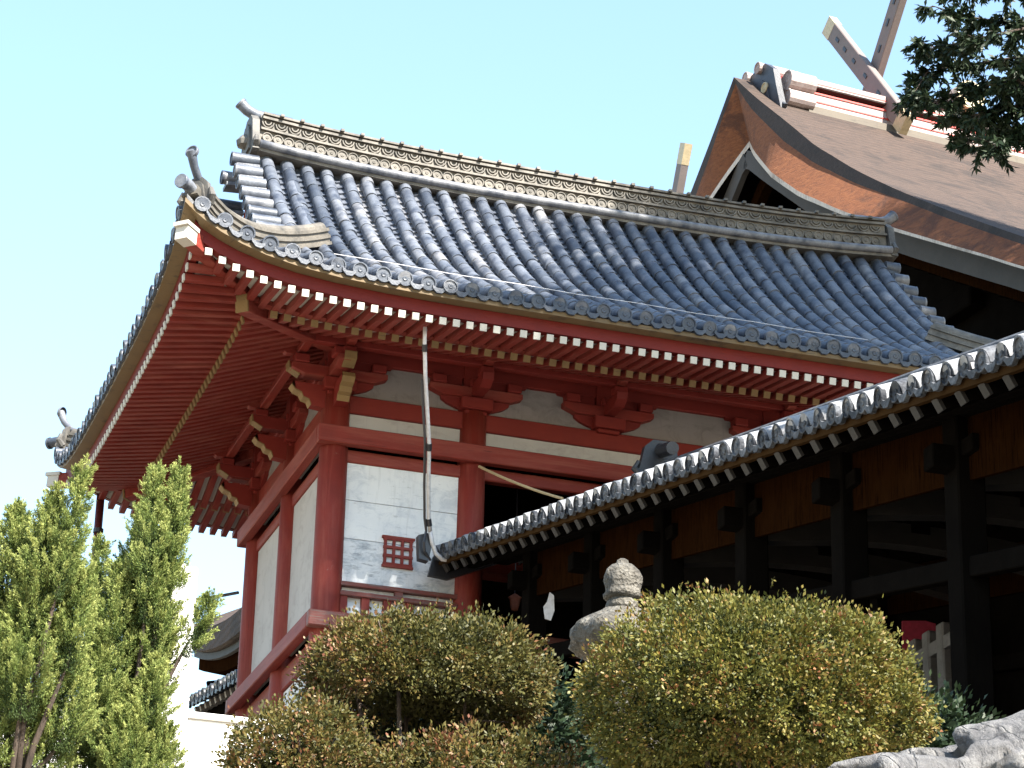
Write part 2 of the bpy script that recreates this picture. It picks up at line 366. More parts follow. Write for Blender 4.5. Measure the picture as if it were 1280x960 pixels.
# ------------------------------------------------------------------ tiled slope builder
def slope(mb, S, rows, spacing, outdir, r=.088, seg=.285, cap=True, pans=True, caprad=.098, captone=.16):
    """S(a, t) gives the surface; rows = [(a, t0, t1)], round tile rows up the slope with stepped pans between"""
    def frame(a, t):
        e = .01; p = S(a, t); T = (S(a, t + e) - S(a, t - e)).normalized(); A = (S(a + e, t) - S(a - e, t)).normalized()
        N = A.cross(T)
        if N.z < 0: N = -N
        return p, T, A, N.normalized()
    nphi = 9
    for (a, t0, t1) in rows:
        if t1 - t0 < .06: continue
        k = max(1, int(round((t1 - t0) / seg))); L = (t1 - t0) / k; tone = random.gauss(.5, .13); rowj = random.uniform(-.012, .012)
        for i in range(k):
            vs = []; ja = random.uniform(-.009, .009) + rowj; jn = random.uniform(-.006, .006)
            for t, rr, dz in ((t0 + i * L - .008, r, .007), (t0 + i * L + .02, r * 1.01, .007), (t0 + (i + 1) * L, r * .94, .003)):
                p, T, A, N = frame(a, t)
                for j in range(nphi):
                    ph = -.25 + (math.pi + .5) * j / (nphi - 1)
                    vs.append(p + A * (rr * math.cos(ph) + ja) + N * (rr * math.sin(ph) + dz + jn))
            fs = [(q * nphi + j, q * nphi + j + 1, (q + 1) * nphi + j + 1, (q + 1) * nphi + j) for q in range(2) for j in range(nphi - 1)]
            fs.append(tuple(range(nphi - 1, -1, -1)))
            mb.add(vs, fs, min(1, max(0, tone + random.gauss(0, .13) + (.4 if random.random() < .04 else 0))))
        if cap and t0 < .05:
            p, T, A, N = frame(a, t0)
            d = (V(outdir) - T * .25).normalized()
            mb.disc(p - T * (.035 + random.uniform(-.012, .012)) + N * (.018 + random.uniform(-.008, .008)) + A * random.uniform(-.006, .006), d + V((random.gauss(0, .05), random.gauss(0, .05), random.gauss(0, .06))), caprad * random.uniform(.96, 1.03), .05, rnd=random.random() * captone)
    if not pans: return
    for (a, t0, t1), (b, u0, u1) in zip(rows[:-1], rows[1:]):
        lo, hi = min(t0, u0), max(min(t1, u1), min(max(t1, u1), min(t1, u1) + .2))
        if abs(b - a) > spacing * 1.5 or hi - lo < .05: continue
        k = max(1, int((hi - lo) / .115)); L = (hi - lo) / k
        vs = []; fs = []
        for i in range(k):
            for t, h in ((lo + i * L, .034), (lo + (i + 1) * L, .004)):
                for q, (fr, dz) in enumerate(((.12, .0), (.3, -.04), (.5, -.056), (.7, -.04), (.88, .0))):
                    aa = a + (b - a) * fr; p, T, A, N = frame(aa, t); vs.append(p + N * (dz + h - .02))
        m = 5
        fs = [(i * m + j, i * m + j + 1, (i + 1) * m + j + 1, (i + 1) * m + j) for i in range(2 * k - 1) for j in range(m - 1)]
        mb.add(vs, fs)
        if cap and lo < .05:   # hanging lip of the eave pan
            top = [S(a + (b - a) * fr, lo - .02) + V((0, 0, dz + .02)) for fr, dz in ((.2, -.03), (.38, -.06), (.62, -.06), (.8, -.03))]
            bot = [p + V((0, 0, -.062 if 0 < i < 3 else -.04)) for i, p in enumerate(top)]
            o = V(outdir) * .02
            vs = [p + o for p in top + bot] + [p - o for p in top + bot]
            fs = [(j, j + 1, 5 + j, 4 + j) for j in range(3)] + [(8 + j, 12 + j, 13 + j, 9 + j) for j in range(3)] + [(4 + j, 5 + j, 13 + j, 12 + j) for j in range(3)] + [(j, 8 + j, 9 + j, j + 1) for j in range(3)]
            mb.add(vs, fs, random.random() * .10)
def ridge_section(w, h, layers):
    """stacked flat tiles under a round cover: list of (side, up) points"""
    right = []
    for i in range(layers):
        z0, z1 = h * i / layers, h * (i + 1) / layers; ww = w if i % 2 == 0 else w * .82
        right += [(ww, z0), (ww, z1 - .004)]
    top = [(.09 * math.cos(t), h + .085 * math.sin(t)) for t in np.linspace(0, math.pi, 8)]
    return right + top + [(-a, b) for a, b in reversed(right)]

# ------------------------------------------------------------------ the red gate
EX0, EX1, EY0, EY1 = -2.56, 10.30, -2.56, 6.54           # eave rectangle
RY = 1.99; RX0, RX1 = -.85, 8.59                          # ridge line
CX = [0, 1.8, 5.94, 7.74]; D = 3.983; CR = .185
gate = thing('shrine_gate', (3.87, 1.99, -2.2), 'red timber shrine gate with white wall panels under a curved grey tile roof', 'gate')
def h(t): return 3.62 + .391 * t + .0928 * t * t
def lift(s): return .72 * math.exp(-max(s, 0) / .8)
def fade(t): return max(0, 1 - max(t, 0) / 2.8) ** 1.3
def Sf(a, t): return V((a, EY0 + t, h(t) + lift(min(a - EX0, EX1 - a)) * fade(t)))
def Sb(a, t): return V((a, EY1 - t, h(t) + lift(min(a - EX0, EX1 - a)) * fade(t)))
def Sl(a, t): return V((EX0 + t, a, h(t) + lift(min(a - EY0, EY1 - a)) * fade(t)))
def Sr(a, t): return V((EX1 - t, a, h(t) + lift(min(a - EY0, EY1 - a)) * fade(t)))
SPC = .277; TR = 4.48
tm = MB()
nr = 46; off = (EX1 - EX0 - (nr - 1) * SPC) / 2
long_rows, up_rows = [], []
for i in range(nr):
    a = EX0 + off + i * SPC; s = min(a - EX0, EX1 - a)
    if s > 2.08: long_rows.append((a, 0, TR))
    else:
        long_rows.append((a, 0, max(s - .06, .0)))
        if s > 1.72: up_rows.append((a, 2.1, TR))
slope(tm, Sf, long_rows, SPC, (0, -1, 0)); slope(tm, Sb, long_rows, SPC, (0, 1, 0))
lr = [r for r in up_rows if r[0] < 4]; rr_ = [r for r in up_rows if r[0] > 4]
full = [r for r in long_rows if r[2] == TR]
for Sx, od in ((Sf, (0, -1, 0)), (Sb, (0, 1, 0))):
    slope(tm, Sx, lr + [full[0]][:0], SPC, od, cap=False)
    slope(tm, Sx, [lr[-1], (full[0][0], 2.1, 2.15)], SPC, od, cap=False)
    slope(tm, Sx, rr_, SPC, od, cap=False)
    # pan strips joining the short and the full rows, and the verge rows
    for a, b in ((lr[-1][0], full[0][0]), (full[-1][0], rr_[0][0])):
        q = MB(); slope(q, Sx, [(a, 2.1, TR), (b, 2.1, TR)], SPC, od, cap=False); tm.add(q.v, q.f, .5)
ns = 32; soff = (EY1 - EY0 - (ns - 1) * SPC) / 2
srows = []
for i in range(ns):
    a = EY0 + soff + i * SPC; s = min(a - EY0, EY1 - a); srows.append((a, 0, max(0, min(s - .06, 2.25))))
slope(tm, Sl, srows, SPC, (-1, 0, 0)); slope(tm, Sr, srows, SPC, (1, 0, 0))
# verges: round tiles laid sideways, stacked up the gable edge
for Sx, yo in ((Sf, -1), (Sb, 1)):
    for xe, sg in ((-.84, -1), (8.50, 1)):
        for i in range(9):
            t = 2.15 + i * .262; p = Sx(xe, t)
            c0 = p + V((0, 0, .06)); c1 = p + V((sg * (.36 if sg < 0 else .2), 0, .05))
            tm.tube([c0, c1], [.088, .096], 12); tm.disc(c1 + V((sg * .02, 0, 0)), (sg, 0, 0), .1, .03)
            tm.beam(p + V((0, 0, -.06)), p + V((sg * (.32 if sg < 0 else .16), 0, -.08)), .25, .05)
roof = tm.build('tile_roof', TILE, gate, 'angle')

# main ridge with its rows of round tile ends
rm = MB()
def rz(x): return 7.13 + .16 * (abs(x - 3.87) / 4.72) ** 3
rpts = [V((x, RY, rz(x))) for x in np.linspace(RX0, RX1, 34)]
prof = [(.36, -.12), (.36, .0), (.28, .02), (.28, .06), (.24, .06), (.24, .25), (.29, .25), (.29, .28), (.24, .28), (.24, .42), (.29, .42), (.29, .455), (.25, .455), (.25, .48), (.3, .48), (.3, .51)]
sect = prof + [(.10 * math.cos(t), .51 + .095 * math.sin(t)) for t in np.linspace(0, math.pi, 9)] + [(-a, b) for a, b in reversed(prof)]
rm.sweep(rpts, sect)
x = RX0 + .3
while x < RX1 - .2:
    z = rz(x)
    rm.tube([(x - .02, RY, z + .52), (x + .02, RY, z + .52)], .112, 12)
    rm.box((x, RY - .31, z + .505), (.05, .07, .035)); rm.box((x, RY + .31, z + .505), (.05, .07, .035)); x += .285
ridge = rm.build('main_ridge', RIDGE, roof)
dm = MB(); wm = MB()
x = RX0 + .12
while x < RX1 - .08:
    z = rz(x)
    for sgn in (-1, 1): dm.disc((x, RY + sgn * .275, z + .155), (0, sgn, 0), .074, .045, 14)
    x += .152
ridge_discs = dm.build('round_tile_ends', RIDGE, ridge); tag(ridge_discs, kind='stuff')
x = RX0 + .12
while x < RX1 - .1:
    z = rz(x)
    for sgn in (-1, 1):
        for rr in (.082, .045):
            pts = [(x + rr * math.cos(t), RY + sgn * .256, z + .40 - rr * math.sin(t) * 1.15) for t in np.linspace(.1, math.pi - .1, 7)]
            wm.tube(pts, .014, 5)
    x += .19
tag(wm.build('wave_tiles', RIDGE, ridge), kind='stuff')
bm_ = MB(); bm_.tube([(RX0, RY - .37, rz(RX0) - .02)] + [(p.x, RY - .37, p.z - .02) for p in rpts[1:-1]] + [(RX1, RY - .37, rz(RX1) - .02)], .06, 8)
bm_.tube([(p.x, RY + .37, p.z - .02) for p in rpts], .06, 8); bm_.build('ridge_base_roll', TILE, ridge, True)
def onigawara(mb, c, out, w, hh, th=.1):
    out = V(out).normalized(); side = out.cross(V((0, 0, 1))).normalized()
    poly = [(-w * .62, 0), (-w * .5, hh * .45), (-w * .42, hh * .8), (-w * .2, hh), (w * .2, hh), (w * .42, hh * .8), (w * .5, hh * .45), (w * .62, 0), (w * .3, -.03), (-w * .3, -.03)]
    mb.prism(poly, c, side, (0, 0, 1), out, 0, th)
    inner = [(x * .66, .05 + y * .7) for x, y in poly[:8]]
    mb.prism(inner, V(c) + out * th, side, (0, 0, 1), out, 0, .03)
    mb.lathe(V(c) + out * (th + .02) + V((0, 0, hh * .38)), [(.02, -.1), (w * .2, -.05), (w * .22, .02), (w * .12, .1), (.01, .13)], 8)
    for sg in (-1, 1): mb.tube([V(c) + side * sg * w * .5 + V((0, 0, .02)) + out * .02, V(c) + side * sg * w * .66 + V((0, 0, .1)) + out * .06, V(c) + side * sg * w * .55 + V((0, 0, .2)) + out * .05], [.05, .045, .03], 8)
for xe, sg in ((RX0, -1), (RX1, 1)):
    om = MB(); z = rz(xe); onigawara(om, (xe, RY, z - .1), (sg, 0, 0), .62, .62)
    om.build('ridge_end_tile', ONI, ridge)
    hm = MB(); pts = [(xe - sg * .5, RY, z + .54), (xe, RY, z + .58), (xe + sg * .13, RY, z + .64), (xe + sg * .24, RY, z + .74)]
    hm.tube(pts, [.09, .085, .078, .085], 12); hm.disc(V(pts[-1]), V((sg * .75, 0, .66)), .09, .03); hm.build('ridge_horn_tile', TILE, ridge, 'angle')
# hip ridges
for cxn, cyn, sx, sy_ in ((EX0, EY0, 1, 1), (EX1, EY0, -1, 1), (EX0, EY1, 1, -1), (EX1, EY1, -1, -1)):
    def hp(t): 
        q = Sf(EX0 + t, t); return V((cxn + sx * t, cyn + sy_ * t, q.z))
    hm = MB(); hm.sweep([hp(t) + V((0, 0, .02 + .05 * max(0, 1 - t))) for t in np.linspace(.18, 2.2, 16)], ridge_section(.13, .22, 5))
    hm.sweep([hp(t) + V((0, 0, .02)) for t in np.linspace(.05, .6, 6)], ridge_section(.11, .1, 2))
    hr = hm.build('hip_ridge', RIDGE, roof)
    om = MB(); out = V((-sx, -sy_, 0)); onigawara(om, hp(.2) + V((0, 0, .03)), out, .34, .36, .07); om.build('hip_end_tile', ONI, hr)
    om = MB(); pts = [hp(.55) + V((0, 0, .30)), hp(.32) + V((0, 0, .31)), hp(.18) + V((0, 0, .35)), hp(.09) + V((0, 0, .44)), hp(.03) + V((0, 0, .56))]
    om.tube(pts, [.055, .055, .052, .05, .06], 12); om.disc(pts[-1], out * .9 + V((0, 0, .25)), .085, .045)
    om.build('hip_horn_tile', TILE, hr, 'angle')
    om = MB(); pts = [hp(.3) + V((0, 0, .12)), hp(.02) + V((0, 0, .1)), hp(-.09) + V((0, 0, .11))]
    om.tube(pts, .075, 12); om.disc(pts[-1], out, .088, .04); om.build('corner_round_tile', TILE, hr, 'angle')
# gable triangles
for xw, sg in ((-.38, -1), (8.12, 1)):
    gm = MB(); pl = [(2.3 - 4.55, Sf(3, 2.2).z - .05), (-1.2, Sf(3, 3.35).z - .1), (0, Sf(3, 4.5).z - .1), (1.2, Sf(3, 3.35).z - .1), (4.55 - 2.3, Sf(3, 2.2).z - .05)]
    gm.prism(pl, (xw, RY, 0), (0, 1, 0), (0, 0, 1), (1, 0, 0), -.04, .04); gm.build('gable_board', RED_Y, gate)
    for s2 in (-1, 1):
        bm = MB(); pp = [V((xw + sg * .42, RY + s2 * (4.55 - t), Sf(3, t).z - .30)) for t in np.linspace(2.25, 4.5, 9)]
        bm.sweep(pp, [(-.03, -.12), (.03, -.12), (.03, .1), (-.03, .1)]); bm.build('bargeboard', RED_Y, gate)

# eave boards and rafters, each side described by its own axis
sides = [('front', EX0, EX1, lambda a, o, z: V((a, EY0 + o, z))), ('left', EY0, EY1, lambda a, o, z: V((EX0 + o, a, z))),
         ('back', EX0, EX1, lambda a, o, z: V((a, EY1 - o, z))), ('right', EY0, EY1, lambda a, o, z: V((EX1 - o, a, z)))]
def lz(a, a0, a1): return lift(min(a - a0, a1 - a))
stuffm = {k: MB() for k in ('fly', 'base', 'tip', 'btip')}
nfly = nbase = 0
for nm, a0, a1, F in sides:
    smp = sorted(set([a0 + d for d in (0, .12, .25, .45, .7, 1, 1.4, 1.9, 2.5, 3.2)] + [a1 - d for d in (0, .12, .25, .45, .7, 1, 1.4, 1.9, 2.5, 3.2)] + [(a0 + a1) / 2]))
    def strip(rect):   # rect: (o0, z0, o1, z1) quads swept along the eave, mitred at the corners
        o0, z0, o1, z1 = rect; vs = []
        for a in smp:
            l_ = lz(a, a0, a1)
            for o, z in ((o0, z0), (o1, z0), (o1, z1), (o0, z1)):
                aa = min(max(a, a0 + o), a1 - o); vs.append(F(aa, o, z + l_ * (1 - .38 * o)))
        k = len(smp); fs = [(i * 4 + j, i * 4 + (j + 1) % 4, (i + 1) * 4 + (j + 1) % 4, (i + 1) * 4 + j) for i in range(k - 1) for j in range(4)]
        return vs, fs + [(3, 2, 1, 0), tuple(range((k - 1) * 4, k * 4))]
    b = MB(); b.add(*strip((.0, 3.478, .20, 3.535))); b.build('eave_board', EAVEB, gate)
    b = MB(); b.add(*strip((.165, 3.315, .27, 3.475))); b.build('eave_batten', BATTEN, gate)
    b = MB(); b.add(*strip((.02, 3.54, .12, 3.60))); b.build('eave_tile_bed', TILED, gate)
    b = MB(); b.add(*strip((.97, 3.385, 1.09, 3.455))); b.build('rafter_tie', RED_X if nm in ('front', 'back') else RED_Y, gate)
    # sheathing above both tiers of rafters
    vs, fs = [], []
    for a in smp:
        l_ = lz(a, a0, a1)
        for o, z in ((.30, 3.319), (1.25, 3.50), (1.25, 3.52), (.30, 3.334)):
            aa = min(max(a, a0 + o), a1 - o); vs.append(F(aa, o, z + l_ * (1 - .38 * o)))
    k = len(smp); fs = [(i * 4 + j, i * 4 + (j + 1) % 4, (i + 1) * 4 + (j + 1) % 4, (i + 1) * 4 + j) for i in range(k - 1) for j in range(4)]
    b = MB(); b.add(vs, fs)
    vs = []
    for a in smp:
        l_ = lz(a, a0, a1)
        for o, z in ((1.1, 3.392), (2.75, 4.0), (2.75, 4.02), (1.1, 3.41)):
            aa = min(max(a, a0 + o), a1 - o); vs.append(F(aa, o, z + l_ * max(0, 1 - .38 * o)))
    b.add(vs, fs); b.build('eave_sheathing', PALEB, gate)
    n = int((a1 - a0 - .36) / .168)
    for i in range(n + 1):
        a = a0 + .18 + i * (a1 - a0 - .36) / n; s = min(a - a0, a1 - a); l_ = lz(a, a0, a1)
        vis = (nm == 'front' and a < 6.2) or nm == 'left'
        # upper tier
        e = min(1.22, s - .02)
        if e > .25:
            zz = lambda o: 3.262 + (o - .12) * .178 + l_ * (1 - .38 * o) - .018
            p0, p1 = F(a, .185, zz(.185)), F(a, e, zz(e))
            tp = F(a, .18, zz(.18)); tip_p = (F(a, .160, zz(.160)), tp)
            if vis and nfly < 97:
                m1 = MB(); m1.beam(p0, p1, .082, .085); o1 = m1.build('flying_rafter', RED_Y if nm in ('front', 'back') else RED_X, gate); nfly += 1
                m2 = MB(); m2.beam(tip_p[0], tip_p[1], .084, .087); m2.build('rafter_tip', WHITE_END, o1)
            else:
                stuffm['fly'].beam(p0, p1, .082, .085); stuffm['tip'].beam(tip_p[0], tip_p[1], .084, .087)
        # lower tier
        e = min(2.72, s - .02)
        if e > 1.25:
            zz = lambda o: 3.335 + (o - 1.06) * .366 + l_ * max(0, 1 - .38 * o)
            p0, p1 = F(a, 1.06, zz(1.06)), F(a, e, zz(e)); q0, q1 = F(a, 1.035, zz(1.035)), F(a, 1.055, zz(1.055))
            if vis and nbase < 97:
                m1 = MB(); m1.beam(p0, p1, .085, .095); o1 = m1.build('base_rafter', RED_Y if nm in ('front', 'back') else RED_X, gate); nbase += 1
                m2 = MB(); m2.beam(q0, q1, .087, .097); m2.build('rafter_tip', OCHRE, o1)
            else:
                stuffm['base'].beam(p0, p1, .085, .095); stuffm['btip'].beam(q0, q1, .087, .097)
tag(stuffm['fly'].build('flying_rafters', RED_Y, gate), kind='stuff'); tag(stuffm['tip'].build('rafter_tips', WHITE_END, gate), kind='stuff')
tag(stuffm['base'].build('base_rafters', RED_Y, gate), kind='stuff'); tag(stuffm['btip'].build('base_rafter_tips', OCHRE, gate), kind='stuff')
# hip rafters
for cxn, cyn, sx, sy_ in ((EX0, EY0, 1, 1), (EX1, EY0, -1, 1), (EX0, EY1, 1, -1), (EX1, EY1, -1, -1)):
    P = lambda t, z: V((cxn + sx * t, cyn + sy_ * t, z))
    m = MB(); m.beam(P(.10, 3.80), P(1.4, 3.56), .15, .2); hr = m.build('hip_rafter', RED_X, gate, bevel=.008)
    m = MB(); m.beam(P(-.02, 3.79), P(.12, 3.775), .17, .16); m.beam(P(-.04, 3.90), P(.14, 3.88), .2, .05); m.build('hip_rafter_cap', WHITE_END, hr)
    m = MB(); m.beam(P(.96, 3.44), P(2.7, 3.80), .17, .21); hr = m.build('hip_rafter', RED_X, gate, bevel=.008)
    m = MB(); m.beam(P(.935, 3.44), P(.955, 3.444), .172, .212); m.build('hip_rafter_cap', OCHRE, hr)

# columns and walls
def lin(p, q, w, hgt, mat, name='beam', bev=.012, par=None):
    m = MB(); m.beam(p, q, w, hgt); return m.build(name, mat, par or gate, bevel=bev)
cols = [(x, 0) for x in CX] + [(x, D) for x in CX] + [(0, D / 2), (7.74, D / 2)]
for x, y in cols:
    m = MB(); m.lathe((x, y, -2.2), [(CR, .02), (CR * 1.02, 1), (CR * .99, 3.5), (CR * .96, 5.3)], 24)
    c = m.build('column', RED_V, gate, True)
    for poly in c.data.polygons:
        if len(poly.vertices) > 4: poly.use_smooth = False
    m = MB(); m.lathe((x, y, -2.2), [(.33, -.2), (.33, .02), (.26, .06)], 16); m.build('base_stone', STONE, gate)
e = .261
def ring(z0, z1, ee, w, mat_x, mat_y, name, pr=.24):
    zc, hh = (z0 + z1) / 2, z1 - z0
    for y, sg in ((0, -1), (D, 1)):
        yy = y + sg * (ee - w / 2)
        lin((-ee, yy, zc), (7.74 + ee, yy, zc), w, hh, mat_x, name)
    for x, sg in ((0, -1), (7.74, 1)):
        xx = x + sg * (ee - w / 2 + .001)
        lin((xx, -ee + w + .002, zc), (xx, D + ee - w - .002, zc), w, hh, mat_y, name)
ring(2.38, 2.61, .261, .13, RED_X, RED_Y, 'head_beam')
ring(-.003, .198, .269, .13, GREYRED, RED_Y, 'sill_beam')
def wallbeams(z0, z1, w, mx, my, name, front=True):
    zc, hh = (z0 + z1) / 2, z1 - z0
    for y in (0, D):
        for i in range(3):
            lin((CX[i] + .15, y, zc), (CX[i + 1] - .15, y, zc), w, hh, mx, name)
    for x in (0, 7.74):
        for y0, y1 in ((0, D / 2), (D / 2, D)): lin((x, y0 + .15, zc), (x, y1 - .15, zc), w, hh, my, name)
wallbeams(2.21, 2.375, .14, RED_X, RED_Y, 'tie_beam')
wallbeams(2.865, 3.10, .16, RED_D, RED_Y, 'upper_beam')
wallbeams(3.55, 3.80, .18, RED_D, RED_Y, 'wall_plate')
# white strips and panels
for y, sg in ((0, -1), (D, 1)):
    for i in range(3):
        m = MB(); m.bb((CX[i] + .12, y - .03, 2.60), (CX[i + 1] - .12, y + .03, 2.87)); m.build('white_strip', PLASTER, gate)
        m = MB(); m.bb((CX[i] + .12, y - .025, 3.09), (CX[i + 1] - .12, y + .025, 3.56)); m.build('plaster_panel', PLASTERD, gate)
for x in (0, 7.74):
    for y0, y1 in ((0, D / 2), (D / 2, D)):
        m = MB(); m.bb((x - .03, y0 + .12, 2.60), (x + .03, y1 - .12, 2.87)); m.build('white_strip', PLASTER, gate)
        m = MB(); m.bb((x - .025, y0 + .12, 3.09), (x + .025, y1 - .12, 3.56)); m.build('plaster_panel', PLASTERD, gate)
        m = MB(); m.bb((x - .04, y0 + .1, .19), (x + .04, y1 - .1, 2.22)); m.build('side_wall_panel', PLASTER, gate)
        m = MB(); m.bb((x - .04, y0 + .1, -1.6), (x + .04, y1 - .1, -.30)); m.build('lower_wall_panel', PANEL, gate)
        lin((x, y0 + .14, -.15), (x, y1 - .14, -.15), .16, .28, RED_Y, 'lower_beam')
# scroll boards in the upper corners of the plaster panels
def cloud(x0, x1, y, sg):
    w = x1 - x0 - .36
    for s2, xo in ((1, x0 + .18), (-1, x1 - .18)):
        poly = [(0, 3.12), (.10, 3.15), (.20, 3.19), (.27, 3.24), (.28, 3.30), (.26, 3.34), (.30, 3.37), (.35, 3.41), (.37, 3.47), (.43, 3.515), (.5, 3.52), (.52, 3.552), (0, 3.552)]
        m = MB(); m.prism([(s2 * a, b) for a, b in poly], (xo, y, 0), (1, 0, 0), (0, 0, 1), (0, sg, 0), .026, .085); o = m.build('scroll_board', RED_D, gate)
for y, sg in ((0, -1), (D, 1)):
    for a, b in ((0, 1.8), (1.8, 3.6), (3.6, 5.94), (5.94, 7.74)): cloud(a, b, y, sg)
for x, sg in ((0, -1), (7.74, 1)):
    for y0, y1 in ((0, D / 2), (D / 2, D)):
        for s2, yo in ((1, y0 + .18), (-1, y1 - .18)):
            poly = [(0, 3.12), (.10, 3.15), (.20, 3.19), (.27, 3.24), (.28, 3.30), (.26, 3.34), (.30, 3.37), (.35, 3.41), (.37, 3.47), (.43, 3.515), (.5, 3.52), (.52, 3.552), (0, 3.552)]
            m = MB(); m.prism([(s2 * a, b) for a, b in poly], (x, yo, 0), (0, 1, 0), (0, 0, 1), (sg, 0, 0), .026, .085); m.build('scroll_board', RED_D, gate)
# front bay panels, each three boards, with rails and a lattice
for bi, (xa, xb) in enumerate(((0, 1.8), (5.94, 7.74))):
    for y, sg in ((0, -1), (D, 1)):
        for z0, z1, mt in ((1.725, 2.215, PANEL), (1.225, 1.719, PANEL), (.655, 1.219, PANELW)):
            m = MB(); m.bb((xa + .13, y + sg * .04, z0), (xb - .13, y - sg * .03, z1)); m.build('wall_board', mt, gate, bevel=.004)
        m = MB(); m.bb((xa + .13, y + sg * .008, .3), (xb - .13, y - sg * .03, .652)); m.build('back_board', PANEL, gate)
        m = MB(); m.bb((xa + .1, y + sg * .036, .19), (xb - .1, y - sg * .03, .345)); m.build('lower_wall_board', PANEL, gate)
        lin((xa + .15, y + sg * .055, .625), (xb - .15, y + sg * .055, .625), .09, .055, GREYRED, 'rail', .006)
        lin((xa + .15, y + sg * .062, .50), (xb - .15, y + sg * .062, .50), .1, .06, GREYRED, 'rail', .006)
        lin((xa + .15, y + sg * .05, .385 - .165), (xb - .15, y + sg * .05, .385 - .165), .09, .05, GREYRED, 'rail', .006)
        m = MB(); m.box(((xa + xb) / 2, y + sg * .05, .5625), (.1, .07, .069)); m.build('rail_block', GREYRED, gate)
        nb = 6
        for k in range(nb):
            xx = xa + .20 + k * (xb - xa - .40) / (nb - 1); m = MB(); m.box((xx, y + sg * .05, .357), (.1, .07, .224)); m.build('baluster', RED_V, gate)
        m = MB(); m.bb((xa + .13, y + sg * .03, -1.6), (xb - .13, y - sg * .03, -.3)); m.build('lower_wall_panel', PANEL, gate)
        lin((xa + .15, y, -.15), (xb - .15, y, -.15), .15, .28, RED_X, 'lower_beam')
        xl = xa + .87; zl = 1.115; yl = y + sg * .055
        m = MB()
        for k in range(4):
            m.box((xl - .165 + k * .11, yl, zl), (.034, .04, .36)); m.box((xl, yl + sg * .004, zl - .165 + k * .11), (.38, .036, .034))
        m.box((xl, yl + sg * .002, zl + .185), (.42, .05, .03)); m.box((xl, yl + sg * .001, zl - .19), (.4, .045, .03)); m.build('lattice_window', RED_X, gate)
# dark walls added to close off the passage and keep its inside black
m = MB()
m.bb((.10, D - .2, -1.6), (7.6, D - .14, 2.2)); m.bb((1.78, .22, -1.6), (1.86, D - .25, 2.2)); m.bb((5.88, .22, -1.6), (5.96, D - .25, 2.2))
m.build('added_dark_wall', DARKX, gate)
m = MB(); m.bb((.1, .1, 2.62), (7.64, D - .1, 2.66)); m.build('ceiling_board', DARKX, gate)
m = MB(); m.bb((-.6, -.6, -2.6), (8.3, D + .6, -1.65)); m.build('plinth', STONE, gate)
# bracket sets on the column heads
def bracket(x, y, outs):
    mid = 0 < x < 7.74
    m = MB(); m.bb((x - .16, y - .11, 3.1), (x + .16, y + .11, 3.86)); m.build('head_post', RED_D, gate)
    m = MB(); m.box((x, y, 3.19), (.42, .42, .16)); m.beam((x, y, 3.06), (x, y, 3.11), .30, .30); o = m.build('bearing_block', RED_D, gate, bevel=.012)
    for ox, oy in outs:
        od = V((ox, oy, 0)); sd = V((oy, ox, 0)); c = V((x, y, 0))
        m = MB(); poly = [(-.62, .14), (-.62, .07), (-.45, 0), (.45, 0), (.62, .07), (.62, .14)]
        m.prism(poly, c + od * .0 + V((0, 0, 3.28)), sd, (0, 0, 1), od, -.02, .15)
        a = m.build('bracket_arm', RED_X if oy else RED_Y, gate, bevel=.006)
        for k in (-.5, 0, .5):
            m = MB(); m.box(c + sd * k + od * .10 + V((0, 0, 3.475)), (.19, .19, .11)); m.build('small_block', RED_D, gate, bevel=.012)
        m = MB(); m.prism([(.1, 3.29), (.5, 3.29), (.62, 3.36), (.64, 3.45), (.1, 3.45)], c, od, (0, 0, 1), sd, -.07, .07); a = m.build('bracket_nose', RED_D, gate)
        m = MB(); m.prism([(.505, 3.285), (.625, 3.355), (.65, 3.36), (.655, 3.455), (.642, 3.455), (.628, 3.366), (.50, 3.30)], c, od, (0, 0, 1), sd, -.078, .078)
        if not mid: m.build('nose_edge', OCHRE, a)
        m = MB(); m.box(c + od * .52 + V((0, 0, 3.50)), (.17, .17, .09)); m.build('small_block', RED_D, gate, bevel=.01)
        m = MB(); m.prism([(.45, 3.56), (.68, 3.56), (.76, 3.62), (.78, 3.70), (.45, 3.70)], c, od, (0, 0, 1), sd, -.055, .055); a = m.build('bracket_nose', RED_X, gate)
        m = MB(); m.box(c + od * .785 + V((0, 0, 3.655)), (.012 if ox else .112, .012 if oy else .112, .1)); m.build('nose_edge', OCHRE, a)
        if mid: continue
        # carved scroll nose of the upper tie beam
        sc = [(.15, 2.88), (.34, 2.90), (.37, 2.97), (.44, 2.99), (.47, 3.05), (.55, 3.08), (.60, 3.14), (.57, 3.19), (.15, 3.18)]
        m = MB(); m.prism(sc, c, od, (0, 0, 1), sd, -.075, .075); a = m.build('scroll_nose', RED_D, gate)
        edge = sc[1:8]; inn = [(p[0] - .008, p[1] + .014) for p in edge]
        m = MB(); m.prism(edge + inn[::-1], c + V((0, 0, -.004)), od * 1.012, (0, 0, 1), sd, -.08, .08); m.build('scroll_edge', OCHRE, a)
for x in (0, 1.8, 3.6, 5.94, 7.74):
    outs = [(0, -1)]; 
    if x == 0: outs.append((-1, 0))
    if x == 7.74: outs.append((1, 0))
    bracket(x, 0, outs)
    outs = [(0, 1)]
    if x == 0: outs.append((-1, 0))
    if x == 7.74: outs.append((1, 0))
    bracket(x, D, outs)
bracket(0, D / 2, [(-1, 0)]); bracket(7.74, D / 2, [(1, 0)])
